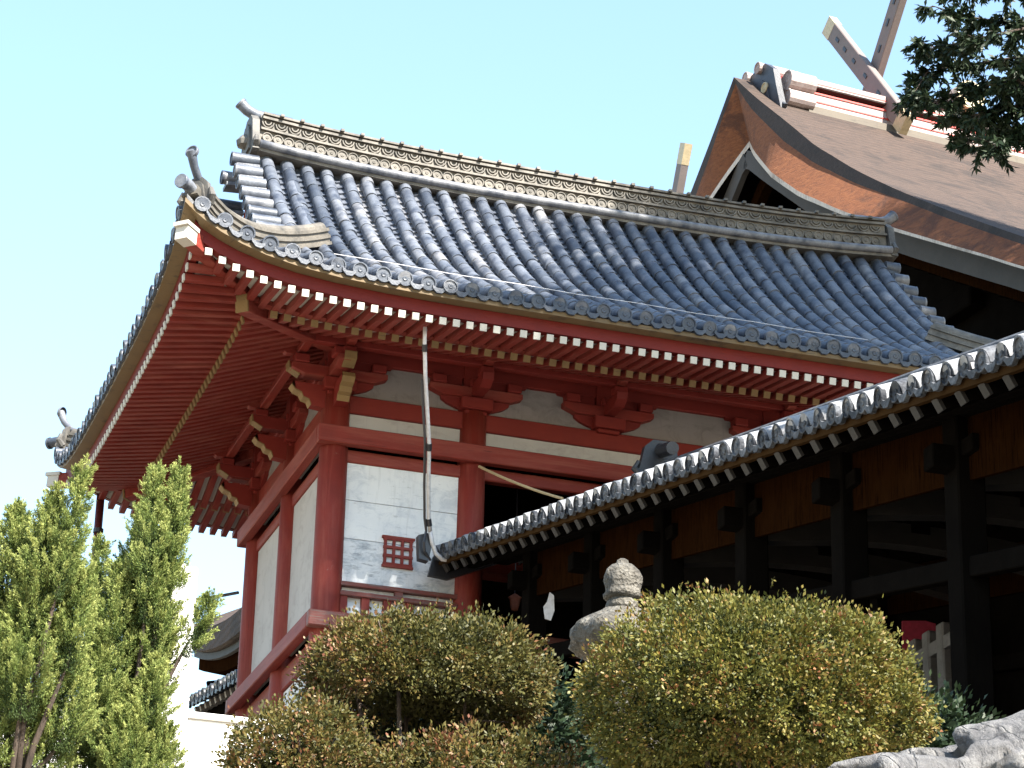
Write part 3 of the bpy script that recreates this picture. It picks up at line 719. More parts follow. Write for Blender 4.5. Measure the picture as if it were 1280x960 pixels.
# outer purlins carried by the noses
for y, sg in ((0, -1), (D, 1)): lin((-.55, y + sg * .5, 3.80 - .17), (8.3, y + sg * .5, 3.80 - .17), .12, .14, RED_D, 'purlin')
for x, sg in ((0, -1), (7.74, 1)): lin((x + sg * .5, -.5, 3.80 - .172), (x + sg * .5, D + .5, 3.80 - .172), .12, .14, RED_Y, 'purlin')

# ------------------------------------------------------------------ covered corridor climbing to the gate
corr = thing('covered_corridor', (3.87, -12, -5.2), 'dark timber covered corridor with a grey tile eave, climbing towards the red gate', 'corridor')
KY0, KY1 = -.30, -23.0
def zc(y): return 1.11 + .205 * (y + .27)
def Ccl(a, t): return V((1.30 + t, a, zc(a) - .03 + .42 * t + .02 * t * t))
def Ccr(a, t): return V((6.44 - t, a, zc(a) - .03 + .42 * t + .02 * t * t))
ct = MB(); n = int((KY0 - KY1) / .288)
crow = [(KY0 - .08 - i * .288, 0, 2.5) for i in range(n)]
slope(ct, Ccl, crow, .288, (-1, 0, 0), r=.097, seg=.30, caprad=.091, captone=.02); slope(ct, Ccr, crow, .288, (1, 0, 0), cap=False, r=.088, seg=.6)  # low captone paints the left-facing caps as dark as in shade
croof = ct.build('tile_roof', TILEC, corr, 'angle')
zr = lambda y: zc(y) + 1.19
m = MB(); m.sweep([(3.87, y, zr(y)) for y in np.linspace(KY0 - 1.0, KY1, 30)], ridge_section(.15, .11, 2)); crr = m.build('main_ridge', TILEC, croof)
m = MB(); onigawara(m, (3.87, KY0 - 1.0, zr(KY0 - 1)), (0, 1, 0), .5, .5); m.tube([(3.87, KY0 - 1.4, zr(KY0 - 1) + .26), (3.87, KY0 - 1, zr(KY0 - 1) + .36), (3.87, KY0 - .88, zr(KY0 - 1) + .46)], .085, 10); m.build('ridge_end_tile', TILED, crr)
for xe, sg in ((1.30, 1), (6.44, -1)):
    yy = (KY0 - .02, KY1)
    P = lambda dx, y, dz: V((xe + sg * dx, y, zc(y) + dz))
    m = MB(); m.beam(P(.05, yy[0], -.125), P(.05, yy[1], -.125), .05, .085); m.build('eave_board', EAVED, corr)
    m = MB()
    vs = [P(dx, y, dz) for y in yy for dx, dz in ((.03, -.105), (2.57, .92), (2.57, .94), (.03, -.085))]
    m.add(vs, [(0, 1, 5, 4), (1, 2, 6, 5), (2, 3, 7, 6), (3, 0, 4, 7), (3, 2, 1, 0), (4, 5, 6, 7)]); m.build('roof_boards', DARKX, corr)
    yq = KY0 - .15; cnt = 0; rest = MB()
    while yq > KY1 + .2:
        q = MB(); q.beam(P(.10, yq, -.20), P(2.5, yq, .79), .085, .11)
        if sg == 1 and cnt < 48:
            o = q.build('rafter', DARKX, corr); cnt += 1
            q = MB(); q.beam(P(.07, yq, -.216), P(.098, yq, -.20), .087, .112); q.build('rafter_tip', GREYD, o)
        else: rest.add(q.v, q.f)
        yq -= .375
    if rest.v: tag(rest.build('rafters', DARKX, corr), kind='stuff')
    xp = xe + sg * .82
    m = MB(); m.beam((xp, yy[0], zc(yy[0]) + .04), (xp, yy[1], zc(yy[1]) + .04), .18, .2); m.build('wall_plate', DARKX, corr)
    m = MB(); m.beam((xe + sg * .45, yy[0], zc(yy[0]) - .11), (xe + sg * .45, yy[1], zc(yy[1]) - .11), .09, .09); m.build('purlin', DARKX, corr)
    posts = [-12.55 + 2.17 * k for k in range(-4, 6)]
    for k, py in enumerate(posts):
        z0 = zc(py)
        m = MB(); m.box((xp, py, z0 - 1.45), (.25, .25, 3.0)); m.build('post', DARKW, corr, bevel=.015)
        m = MB(); m.box((xp, py, z0 - .36), (.17, .62, .14)); m.box((xp - sg * .21, py, z0 - .43), (.22, .17, .20)); m.build('bracket_arm', DARKX, corr, bevel=.01)
        m = MB(); m.box((xp, py, z0 - 2.98), (.42, .42, .2)); m.build('base_stone', STONE, corr)
        if k < len(posts) - 1:
            p2 = posts[k + 1]
            m = MB(); vs = [V((xp + sx_, y, zc(y) + dz)) for y in (py + .13, p2 - .13) for sx_, dz in ((-.02, -.60), (.02, -.60), (.02, .0), (-.02, .0))]
            m.add(vs, [(0, 1, 5, 4), (1, 2, 6, 5), (2, 3, 7, 6), (3, 0, 4, 7), (3, 2, 1, 0), (4, 5, 6, 7)]); m.build('hanging_board', BROWNB, corr)
            m = MB(); m.beam((xp, py + .12, zc(py + .12) - 1.33), (xp, p2 - .12, zc(p2 - .12) - 1.33), .12, .17); m.build('rail', DARKX, corr, bevel=.01)
            m = MB(); m.beam((xp, py + .12, zc(py + .12) - 2.72), (xp, p2 - .12, zc(p2 - .12) - 2.72), .16, .2); m.build('ground_sill', DARKX, corr)
for py in posts:
    z0 = zc(py)
    m = MB(); n_ = 12
    top = [(2.2 + 3.34 * i / n_, .16 + .10 * math.sin(math.pi * i / n_)) for i in range(n_ + 1)]
    bot = [(2.2 + 3.34 * i / n_, -.12 + .16 * math.sin(math.pi * i / n_)) for i in range(n_ + 1)]
    m.prism(top + bot[::-1], (0, py, z0 - .52), (1, 0, 0), (0, 0, 1), (0, 1, 0), -.09, .09); m.build('arched_beam', GREYD, corr)
    m = MB(); m.box((3.87, py, z0 + .25), (.2, .2, 1.2)); m.build('king_post', DARKW, corr)
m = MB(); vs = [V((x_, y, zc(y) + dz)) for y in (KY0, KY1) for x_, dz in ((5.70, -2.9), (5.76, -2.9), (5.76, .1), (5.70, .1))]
m.add(vs, [(0, 1, 5, 4), (1, 2, 6, 5), (2, 3, 7, 6), (3, 0, 4, 7), (3, 2, 1, 0), (4, 5, 6, 7)]); m.build('added_board_wall', DARKW, corr)  # wall added on the far side to keep the corridor dark
m = MB(); vs = [V((x_, y, zc(y) + dz)) for y in (KY0, KY1) for x_, dz in ((1.75, -4.2), (5.95, -4.2), (5.95, -2.9), (1.75, -2.9))]
m.add(vs, [(0, 1, 5, 4), (1, 2, 6, 5), (2, 3, 7, 6), (3, 0, 4, 7), (3, 2, 1, 0), (4, 5, 6, 7)]); m.build('stone_base', STONE, corr)
for sg, xe in ((1, 1.30), (-1, 6.44)):     # gable boards at the gate end
    m = MB(); y = KY0 + .0; zb = zc(y)
    m.prism([(-.10, -.32), (.16, -.34), (2.57, .76), (2.57, 1.02), (-.04, -.06)], (xe, y, zb), (sg, 0, 0), (0, 0, 1), (0, 1, 0), -.01, .05); m.build('bargeboard', BLACKM, corr)

# ------------------------------------------------------------------ main hall with a cypress-bark roof
TH = R(6); U = V((math.cos(TH), math.sin(TH), 0)); W = V((math.sin(TH), -math.cos(TH), 0)); PK = V((11.14, 13.50, 16.64))
hall = thing('main_hall', (17, 14, 1.0), 'great shrine hall with a thick brown cypress-bark gable roof and crossed roof finials', 'shrine hall')
HT = [0, .8, 2.14, 3.03, 4.48, 5.88, 7.46, 9.6, 11.2, 12.6]; HZ = [0, -.80, -2.03, -2.87, -4.06, -5.08, -6.16, -7.55, -8.50, -9.2]
KT = [0, .8, 2.4, 4.0, 5.7, 7.3, 9.0, 12.6]; KD = [1.45, 1.36, 1.22, 1.0, .80, .66, .56, .5]
def roofz(t): return float(np.interp(t, HT, HZ))
def thick(t): return float(np.interp(t, KT, KD))
def H(u, w, z): return PK + U * u + W * w + V((0, 0, z))
ts = np.concatenate([np.linspace(0, 3, 13), np.linspace(3.3, 12.6, 28)])
LEN = 16.0
# smoothed profile
zs = np.interp(ts, HT, HZ); zs[1:-1] = (zs[:-2] + 2 * zs[1:-1] + zs[2:]) / 4
for sg, nm in ((1, 'f'), (-1, 'b')):
    m = MB(); us = np.linspace(0, LEN, 21); vs = []
    for u in us:
        for t, z in zip(ts, zs): vs.append(H(u, sg * t, z + (.10 * math.exp(-u / .25) if False else 0)))
    k = len(ts); fs = [(i * k + j, (i + 1) * k + j, (i + 1) * k + j + 1, i * k + j + 1) for i in range(20) for j in range(k - 1)]
    m.add(vs, fs, .5); rf = m.build('bark_roof', BARK, hall, True)
    # rounded mossy lip, then the thick cut edge leaning out, then a pale shingle layer
    UA = lambda t: 0; LA = lambda t: 0
    lipd = lambda t: float(np.interp(t, [0, .8, 2.0, 3.5, 6, 12.6], [.14, .34, .46, .34, .16, .12]))
    LB_ = lipd; UB = lambda t: -.02 if t > .5 else .06 * (1 - t / .5) - .02
    LC = lambda t: thick(t) * .93; UC = lambda t: float(np.interp(t, [0, .6, 2.0, 4, 12.6], [.34, .10, -.32, -.36, -.24])); LD = lambda t: thick(t) * 1.02
    def band(u0, f0, u1, f1, mat, name):
        m = MB(); vs = []
        for t, z in zip(ts, zs):
            vs += [H(u0(t), sg * t, z - f0(t)), H(u1(t), sg * t, z - f1(t))]
        fs = [(2 * i, 2 * i + 1, 2 * i + 3, 2 * i + 2) for i in range(len(ts) - 1)]
        m.add(vs, fs, .5); return m.build(name, mat, rf, True)
    band(UA, LA, UB, LB_, BARKDK, 'bark_lip'); band(UB, LB_, UC, LC, BARKCUT, 'cut_bark_edge'); band(UC, LC, UC, LD, BARKLOW, 'shingle_edge')
    m = MB(); vs = []
    for t, z in zip(ts, zs):
        d = thick(t); vs += [H(UC(t), sg * t, z - d), H(2.0, sg * t, z - d - .05), H(LEN, sg * t, z - d - .05)]
    fs = [(3 * i, 3 * i + 1, 3 * i + 4, 3 * i + 3) for i in range(len(ts) - 1)] + [(3 * i + 1, 3 * i + 2, 3 * i + 5, 3 * i + 4) for i in range(len(ts) - 1)]
    m.add(vs, fs, .5)
    te, ze = ts[-1], zs[-1]; d = thick(te)
    m.add([H(0, sg * te, ze), H(LEN, sg * te, ze), H(LEN, sg * (te - .1), ze - d), H(-.4 * d, sg * (te - .1), ze - d)], [(0, 1, 2, 3)], .5)
    m.build('roof_underside', DARKX, rf, True)
    pts = [H(.30, sg * t, z - thick(t) - .22) for t, z in zip(ts, zs) if t > .01]
    pts = [H(.30, 0, -1.45 - .32)] + pts
    m = MB(); m.sweep(pts, [(-.06, -.20), (.06, -.20), (.06, .17), (-.06, .17)]); m.build('bargeboard', GREYM, hall)
    pts = [p + U * .5 - V((0, 0, .30)) for p in pts]
    m = MB(); m.sweep(pts, [(-.1, -.14), (.1, -.14), (.1, .12), (-.1, .12)]); m.build('verge_beam', BROWNB, hall)
    q = MB(); i = 0
    for t in np.arange(1.2, 12, .42):
        z = roofz(t) - thick(t) - .42; q.beam(H(.9, sg * t, z - .2), H(LEN, sg * t, z - .2), .14, .16)
    tag(q.build('gable_purlins', DARKX, hall), kind='stuff')
# gable wall and hall body
pl = [(sg * t, z - thick(t) - .25) for sg, t, z in [(-1, t, z) for t, z in list(zip(ts, zs))[::-1] if t < 9.2] + [(1, t, z) for t, z in list(zip(ts, zs)) if 0 < t < 9.2]]
pl = pl + [(9.0, -14.6), (-9.0, -14.6)]
m = MB(); m.prism(pl, H(1.9, 0, 0), W, (0, 0, 1), U, 0, .2); m.build('gable_wall', DARKX, hall)
m = MB(); m.bb((0, 0, 0), (1, 1, 1)); m.v = []; m.f = []; m.r = []
for w in (-8.2, 8.2): m.beam(H(2.0, w, -11.3), H(LEN, w, -11.3), .2, 6.6)
m.build('body_wall', RED_D, hall)
for w in (-7, -3.5, 0, 3.5, 7):
    m = MB(); m.tube([H(1.75, w, -14.6), H(1.75, w, -8.6)], .26, 16); m.build('column', RED_V, hall, True)
for z in (-8.6, -6.6, -4.4):
    wd = np.interp(-z, [4, 9], [2.6, 8.4]); m = MB(); m.beam(H(1.75, -wd, z), H(1.75, wd, z), .35, .42); m.build('gable_beam', GREYD if z > -5 else DARKX, hall, bevel=.03)
# carved frog-leg strut and pendant under the gable peak
pk = [(-.9, 0), (-.75, .28), (-.4, .45), (-.15, .8), (.15, .8), (.4, .45), (.75, .28), (.9, 0), (.5, .05), (.2, .3), (-.2, .3), (-.5, .05)]
m = MB(); m.prism(pk, H(1.5, .55, -3.9), W, (0, 0, 1), U, -.1, .1); m.build('gable_carving', m_plain('faded_green_paint', (.05, .075, .08), .6), hall)
# ridge box
def hb(mb, u0, u1, w0, w1, z0, z1):
    vs = [H(u, w, z) for u in (u0, u1) for w in (w0, w1) for z in (z0, z1)]
    mb.add(vs, [(0, 1, 3, 2), (4, 6, 7, 5), (0, 4, 5, 1), (2, 3, 7, 6), (0, 2, 6, 4), (1, 5, 7, 3)])
CONC = m_plaster('pale_ridge_timber', (.10, .083, .062), (.085, .07, .055), (.045, .038, .03), .55, (.6, .6, 4))
m = MB(); hb(m, 1.15, LEN, -.97, .97, -1.35, -.80); m.build('ridge_base_beam', CONC, hall)
RW = m_plaster('white_ridge_board', (.36, .30, .29), (.28, .22, .21), (.17, .12, .11), .52, (.6, .6, 4), patch=(.24, .17, .16))
m = MB(); hb(m, 1.1, LEN, -.82, .82, -.80, -.42); m.build('ridge_board', RW, hall)
m = MB(); hb(m, 1.1, LEN, -.835, .835, -.62, -.595); hb(m, 1.1, LEN, -.84, .84, -.44, -.405); hb(m, 1.1, LEN, -.836, .836, -.80, -.785); m.build('ridge_stripe', REDLINE, hall)
m = MB(); hb(m, 1.1, LEN, -.6, .6, -.42, -.27); hb(m, .78, LEN, -.85, .85, -.292, -.272); m.build('ridge_gap_shade', BARKDK, hall)  # near-black boards paint the shade under the cap rail
m = MB(); hb(m, .75, LEN, -.86, .86, -.27, -.12); m.build('ridge_cap_rail', RW, hall); m = MB(); hb(m, .75, LEN, -.866, .866, -.235, -.215); hb(m, .7, LEN, -.5, .5, -.12, -.06); m.build('ridge_stripe', REDLINE, hall)
om = MB(); onigawara(om, H(.55, .25, -1.15), -U, 1.45, 1.3, .14)
oh = om.build('ridge_end_ornament', TILED, hall)
for dw in (-.12, .26):
    om = MB(); om.disc(H(.36, .3 + dw, -.42), -U, .12, .04, 16); om.build('gilt_crest', GOLD, oh)
om = MB()
for dw, z, rr in ((1.0, -1.35, .17), (.92, -.72, .17), (.95, -.36, .2), (.35, .12, .12), (-.15, .14, .12)):
    om.tube([H(.35 if z > 0 else .68, dw, z), H(1.25, dw, z)], rr, 14); om.disc(H(.33 if z > 0 else .66, dw, z), -U, rr * 1.05, .04, 14)
om.build('ridge_end_roll', RW, oh)
# crossed finials and ridge logs
def chigi(u):
    for s2, du in ((-1, 0), (1, .20)):
        p0 = H(u + du, -s2 * 1.62, .8 - 1.37 * 1.62) if False else None
        a, b = (1.42, -1.0), (-1.42, 2.68)
        m = MB(); p = H(u + du, s2 * -1 * a[0] * -1 if s2 == 1 else a[0], a[1]); 
        w0 = a[0] if s2 == -1 else -a[0]
        d = V((-w0 * 2, 3.96)).normalized() if False else None
        P0 = H(u + du, w0, a[1]); P1 = H(u + du, -w0, b[1])
        m.beam(P0, P1, .17, .40); ch = m.build('chigi_arm', GREYW2, hall, bevel=.015)
        dd = (P1 - P0).normalized()
        m = MB(); m.beam(P0 - dd * .02, P0 + dd * .34, .178, .408); m.build('gilt_end', GOLD, ch)
        m = MB(); m.beam(P1 - dd * .34, P1 + dd * .02, .178, .408); m.build('gilt_end', GOLD, ch)
        nrm = (P1 - P0).cross(U).normalized()
        for f in (.30, .47, .62, .74, .84):
            m = MB(); c = P0 + (P1 - P0) * f; m.box(c - U * .092, (.02, .07, .16), Matrix((U, nrm, dd)).transposed()); m.build('metal_fitting', BLACKM, ch)
GREYW2 = m_wood('weathered_finial', (.15, .125, .12), (.13, .11, .105), (.08, .065, .06), (5, 5, .5), .6)
chigi(3.1); chigi(14.5)
for u in (4.9, 7.2, 9.5, 11.8):
    m = MB(); m.tube([H(u, -1.05, .28), H(u, -.4, .28), H(u, .4, .28), H(u, 1.05, .28)], [.30, .36, .36, .30], 18); kg = m.build('ridge_log', GREYW2, hall, True)
    for s2 in (-1, 1):
        m = MB(); m.tube([H(u, s2 * .92, .28), H(u, s2 * 1.08, .28)], .325, 18); m.build('gilt_end', GOLD, kg)
m = MB(); m.bb((11.5, 3, -2.4), (30, 24, 1.2)); m.v = [tuple(V(p)) for p in m.v]; m.build('plinth', STONE, hall)

# second bark roof whose finial tip stands behind the gate ridge
side = thing('rear_hall', (14.4, 19.5, -2), 'hidden bark-roofed hall behind the gate, only its gilt-tipped roof finial showing', 'shrine hall')
m = MB(); c = V((15.2, 18.4, 14.6))
m.prism([(-6, -5.6), (-5.6, -6.1), (0, -.5), (5.6, -6.1), (6, -5.6), (3, -2.1), (0, .3), (-3, -2.1)], c, (0, 1, 0), (0, 0, 1), (1, 0, 0), -2.6, -1.0); m.build('bark_roof', BARK, side)
m = MB(); m.bb((13.4, 13.5, -2.4), (14.0, 23.5, 9)); m.build('body_wall', RED_D, side)
P1 = V((12.15, 18.58, 17.75)); P0 = V((12.12, 20.5, 14.1)); d = (P1 - P0).normalized()
m = MB(); m.beam(P0, P1, .17, .30); ch = m.build('chigi_arm', GREYW2, side)
m = MB(); m.beam(P1 - d * .45, P1 + d * .02, .18, .31); m.build('gilt_end', GOLD, ch)
Q1 = V((12.3, 22.2, 17.0)); Q0 = V((12.75, 18.0, 13.9)); m = MB(); m.beam(Q0 + V((.25, 0, 0)), Q1 + V((.25, 0, -1)), .17, .30); m.build('chigi_arm', GREYW2, side)

# ------------------------------------------------------------------ small hall and tiled corridor seen past the gate's left wall
h2 = thing('bark_roofed_hall', (5, 12, -2.2), 'small brown bark-roofed hall half hidden behind the left wall of the red gate', 'shrine hall')
ys = np.linspace(7.6, 16.6, 19)
def e2(y): return 3.62 + .95 * max(0, (y - 11.2) / 5.4) ** 2.0
def loft(mb, sec):
    k = len(sec(ys[0])); vs = [p for y in ys for p in sec(y)]
    fs = [(i * k + j, i * k + (j + 1) % k, (i + 1) * k + (j + 1) % k, (i + 1) * k + j) for i in range(len(ys) - 1) for j in range(k)]
    mb.add(vs, fs + [tuple(range(k)), tuple(range((len(ys) - 1) * k, len(ys) * k))], .5)
m = MB(); loft(m, lambda y: [V((1.62, y, e2(y) - .06)), V((1.58, y, e2(y) + .40)), V((3.2, y, e2(y) + 1.2)), V((6, y, e2(y) + 3.6)), V((6, y, e2(y) - .05)), V((3.3, y, e2(y) - .055))]); b2 = m.build('bark_roof', BARK, h2)
m = MB(); loft(m, lambda y: [V((1.61, y, e2(y) - .065)), V((1.55, y, e2(y) - .04)), V((1.55, y, e2(y) + .36)), V((1.60, y, e2(y) + .37))]); m.build('cut_bark_edge', BARK, b2)
m = MB(); loft(m, lambda y: [V((1.75, y, e2(y) - .20)), V((1.68, y, e2(y) - .19)), V((1.68, y, e2(y) - .066)), V((1.75, y, e2(y) - .066))]); m.build('eave_board', GREYD, h2)
m = MB(); loft(m, lambda y: [V((2.2, y, e2(y) - .46)), V((1.78, y, e2(y) - .42)), V((1.78, y, e2(y) - .07)), V((2.2, y, e2(y) - .07))]); m.build('eave_beam', BROWNB, h2)
for i in range(26):
    y = 7.8 + i * .33; m = MB(); m.beam((1.85, y, e2(y) - .66), (3.6, y, e2(y) - .3), .1, .12); m.build('rafter', DARKX, h2)
m = MB(); m.bb((2.15, 8, -2.3), (6, 15.6, 3.4)); m.build('body_wall', DARKX, h2)
w2 = thing('tile_roofed_wall', (1.2, 10, -2.2), 'low dark wall capped with grey tiles behind the gate, below the bark-roofed hall', 'wall')
def zw(y): return 1.55 + .14 * (y - 7.3)
def Sw(a, t): return V((.70 + t, a, zw(a) + .5 * t)); 
def Sw2(a, t): return V((1.90 - t, a, zw(a) + .5 * t))
ct = MB(); rows = [(7.2 + i * .3, 0, .55) for i in range(17)]
slope(ct, Sw, rows, .3, (-1, 0, 0), seg=.3, r=.085); slope(ct, Sw2, rows, .3, (1, 0, 0), seg=.3); wr = ct.build('tile_roof', TILED, w2)
m = MB(); m.sweep([(1.3, y, zw(y) + .28) for y in (7.2, 9, 12.05)], ridge_section(.13, .15, 3)); m.build('main_ridge', TILED, wr)
m = MB(); vs = [V((x, y, zw(y) + z)) for y in (7.2, 12.0) for x, z in ((1.0, -4.2), (1.6, -4.2), (1.6, -.05), (1.0, -.05))]
m.add(vs, [(0, 1, 5, 4), (1, 2, 6, 5), (2, 3, 7, 6), (3, 0, 4, 7), (3, 2, 1, 0), (4, 5, 6, 7)]); m.build('wall_body', DARKX, w2)
for i in range(12):
    y = 7.5 + i * .38; m = MB(); m.beam((.8, y, zw(y) - .12), (1.05, y, zw(y) - .04), .09, .1); m.build('rafter_end', GREYW, w2)

# ------------------------------------------------------------------ downpipe, cables, rope, small hangings
dp = thing('downpipe', (.53, -2.1, 3.15), 'thin pale downpipe dropping from the gate eave to the end of the corridor gutter', 'downpipe')
pp = [(.52, -2.12, 3.30), (.53, -2.1, 3.06), (.63, -1.85, 2.7), (.82, -1.45, 2.06), (.93, -1.1, 1.66), (1.03, -.82, 1.33), (1.08, -.74, 1.2)]
pl2 = [(1.08, -.74, 1.21), (1.12, -.7, 1.08), (1.18, -.66, .96), (1.27, -.64, .90), (1.55, -.64, .90)]
m = MB(); m.tube(pp, .025, 10); m.build('pipe', PIPE, dp, True)
m = MB(); m.tube(pl2, .028, 10); m.build('pipe_bend', PIPE, dp, True)
m = MB()
for i in (1, 3, 5):
    a = V(pp[i]); b = V(pp[i]) + (V(pp[i + 1]) - V(pp[i])).normalized() * .09; m.tube([a, b], .034, 10)
m.build('pipe_collar', BLACKM, dp)
m = MB(); m.tube([(x - .055, y - .01, z) for x, y, z in pp[2:]] + [(1.0, -.76, 1.05), (1.02, -.72, .95), (1.12, -.66, .86)], .016, 6); m.build('pipe_strap', BLACKM, dp)
m = MB(); m.prism([(0, 0), (.12, -.02), (.16, .22), (.10, .34), (-.02, .3)], (.97, -.62, .86), (1, 0, 0), (0, 0, 1), (0, 1, 0), -.06, .06); m.build('rain_hopper', BLACKM, dp)
def cable(name, pts, r, mat, label, cat):
    m = MB(); m.tube(pts, r, 6); return tag(m.build(name, mat), label, cat)
def sag(p, q, s, n=9): p = V(p); q = V(q); return [p.lerp(q, i / n) - V((0, 0, s * 4 * (i / n) * (1 - i / n))) for i in range(n + 1)]
cable('rope', sag((1.84, -.22, 2.33), (2.34, -2.0, 1.38), .03), .018, ROPE, 'straw rope slung from the gate column head to the corridor roof', 'rope')
cable('power_cable', sag((-1.88, 6.2, 1.98), (-.2, 4.2, 1.72), .08), .022, CABLE, 'thick dark cable strung low across the sky to the rear corner of the gate', 'cable')
cable('roof_wire', [Sf(-.98 + .0 * i, 4.2) + V((0, 0, .12)) if i < 0 else Sf(-.4 + i * .8, 1.45 - .01 * i) + V((0, 0, .115 + .012 * (i % 2))) for i in range(10)], .005, PIPE, 'thin pale wire lying across the tile rows of the gate roof', 'wire')
dp2 = thing('rain_pipe', (-1.88, 6.2, -2.2), 'dark red rain pipe hanging below the far left corner of the gate roof', 'downpipe')
m = MB(); m.tube([(-1.88, 6.25, 3.6), (-1.88, 6.2, -2.2)], .06, 10); m.build('pipe', REDPIPE, dp2, True)
m = MB(); m.tube([(-1.88, 6.2, 3.0), (-1.88, 6.2, 3.06)], .075, 10); m.build('pipe_collar', BLACKM, dp2)
m = MB(); m.tube([(-.78, 6.3, 3.50), (-.80, 6.2, 3.34), (-.84, 6.18, 3.22), (-1.0, 6.16, 3.19)], .045, 8)
tag(m.build('gutter_elbow', BLACKM, None, True), 'small black gutter elbow hanging under the rear eave of the gate', 'gutter pipe')
lt = thing('hanging_lamp', (2.75, 1.0, .92), 'small pink shaded lamp hanging in the dark gate passage', 'lamp')
m = MB(); m.lathe((2.75, 1.0, .9), [(.045, 0), (.06, .06), (.07, .15), (.09, .17), (.02, .22)], 14); m.build('lamp_shade', PINKL, lt, True)
m = MB(); m.tube([(2.75, 1.0, 1.1), (2.75, 1.0, 2.62)], .008, 6); m.build('cord', CABLE, lt)
m = MB(); m.prism([(-.05, 0), (.02, -.02), (.06, .1), (.05, .28), (.0, .32), (-.03, .2), (-.07, .14)], (2.0, -2.6, -.33), (.95, -.3, 0), (0, 0, 1), (.3, .95, 0), -.008, .008)
tag(m.build('white_cloth', PAPER), 'scrap of white cloth tied to a corridor post, left of the stone lantern', 'cloth')
m = MB(); m.prism([(-.2, -.45), (.16, -.45), (.17, .1), (.06, .13), (-.2, .12)], (5.5, -5.0, -.75), (.96, -.28, 0), (0, 0, 1), (.28, .96, 0), -.02, .02)
tag(m.build('cloth_banner', PINK), 'crimson cloth banner hanging deep inside the corridor above the big bush', 'banner')
fp = [(5.1 + .0 * k, -6.35 + .33 * k) for k in range(3)]
sf = thing('stone_fence', (5.1, -6.0, -2.6), 'low grey stone picket fence glimpsed through the corridor beside the thick post', 'fence')
for x, y in fp:
    m = MB(); m.bb((x - .07, y - .08, -3.2), (x + .07, y + .08, -1.08)); m.build('picket', FENCES, sf, bevel=.02)
m = MB(); m.bb((5.04, -6.6, -1.38), (5.16, -5.5, -1.24)); m.build('fence_rail', FENCES, sf)

# ------------------------------------------------------------------ white wall and pillar at the left
m = MB(); m.bb((-9.5, -6.0, -4.2), (-1.4, -5.55, -2.86)); wl_ = m
ww = thing('white_stone_wall', (-5, -5.8, -4.2), 'bright white stone wall beside the clipped bushes, below the left side of the gate', 'wall')
m.build('wall_body', WALLW, ww, bevel=.02)
m = MB(); m.bb((-9.5, -6.04, -2.858), (-1.36, -5.5, -2.80)); m.build('coping', WALLW, ww, bevel=.01)
m = MB(); m.box((-3.31, -7.85, -3.1), (.30, .26, 2.2)); m.box((-3.31, -7.85, -4.0), (.5, .46, .5)); m.lathe((-3.31, -7.85, -2.0), [(.15, 0), (.10, .04), (.01, .06)], 4)
st = m.build('stone_pillar', WALLW, None, bevel=.015); tag(st, 'sunlit white stone pillar rising behind the slim juniper', 'pillar')

# ------------------------------------------------------------------ stone lantern
ln = thing('stone_lantern', (-1.20, -13.62, -6.1), 'old mossy stone lantern with an onion finial behind the clipped bushes', 'lantern')
LB = V((-1.20, -13.62, -5.41))
def hexa(rs): return lambda t, hh: 1
def stone_lathe(name, prof, n=24, amp=.05, hexn=0):
    m = MB()
    ph = [random.uniform(0, 6.28) for _ in range(8)]
    def wob(t, hh):
        k = .90 + amp * (.5 * math.sin(3 * t + ph[0] + hh * 9) + .35 * math.sin(7 * t + ph[1] - hh * 17) + .3 * math.sin(13 * t + ph[2] + hh * 31))
        if hexn:
            a = (t % (2 * math.pi / hexn)) - math.pi / hexn; k *= math.cos(math.pi / hexn) / math.cos(a) * .3 + .7
        return k
    m.lathe(LB, prof, n, None, wob); return m.build(name, STONE, ln, True)
stone_lathe('pedestal', [(.42, -.9), (.42, -.55), (.30, -.5), (.2, -.45)], 24, .02, 6)
stone_lathe('shaft', [(.2, -.5), (.19, 0), (.2, .55)], 20, .02)
stone_lathe('fire_box', [(.28, .55), (.36, .68), (.27, .72), (.25, 1.22), (.22, 1.3)], 24, .02, 6)
stone_lathe('lantern_roof', [(.22, 1.28), (.36, 1.30), (.41, 1.335), (.43, 1.39), (.425, 1.44), (.39, 1.48), (.33, 1.51), (.26, 1.55), (.19, 1.585), (.15, 1.61), (.10, 1.625)], 60, .12, 6)
stone_lathe('finial_neck', [(.12, 1.61), (.135, 1.64), (.125, 1.675), (.105, 1.70)], 30, .04)
stone_lathe('finial', [(.11, 1.69), (.15, 1.705), (.155, 1.73), (.135, 1.75), (.14, 1.78), (.15, 1.82), (.148, 1.86), (.13, 1.905), (.09, 1.945), (.05, 1.96), (.045, 1.985), (.02, 2.0)], 40, .075)

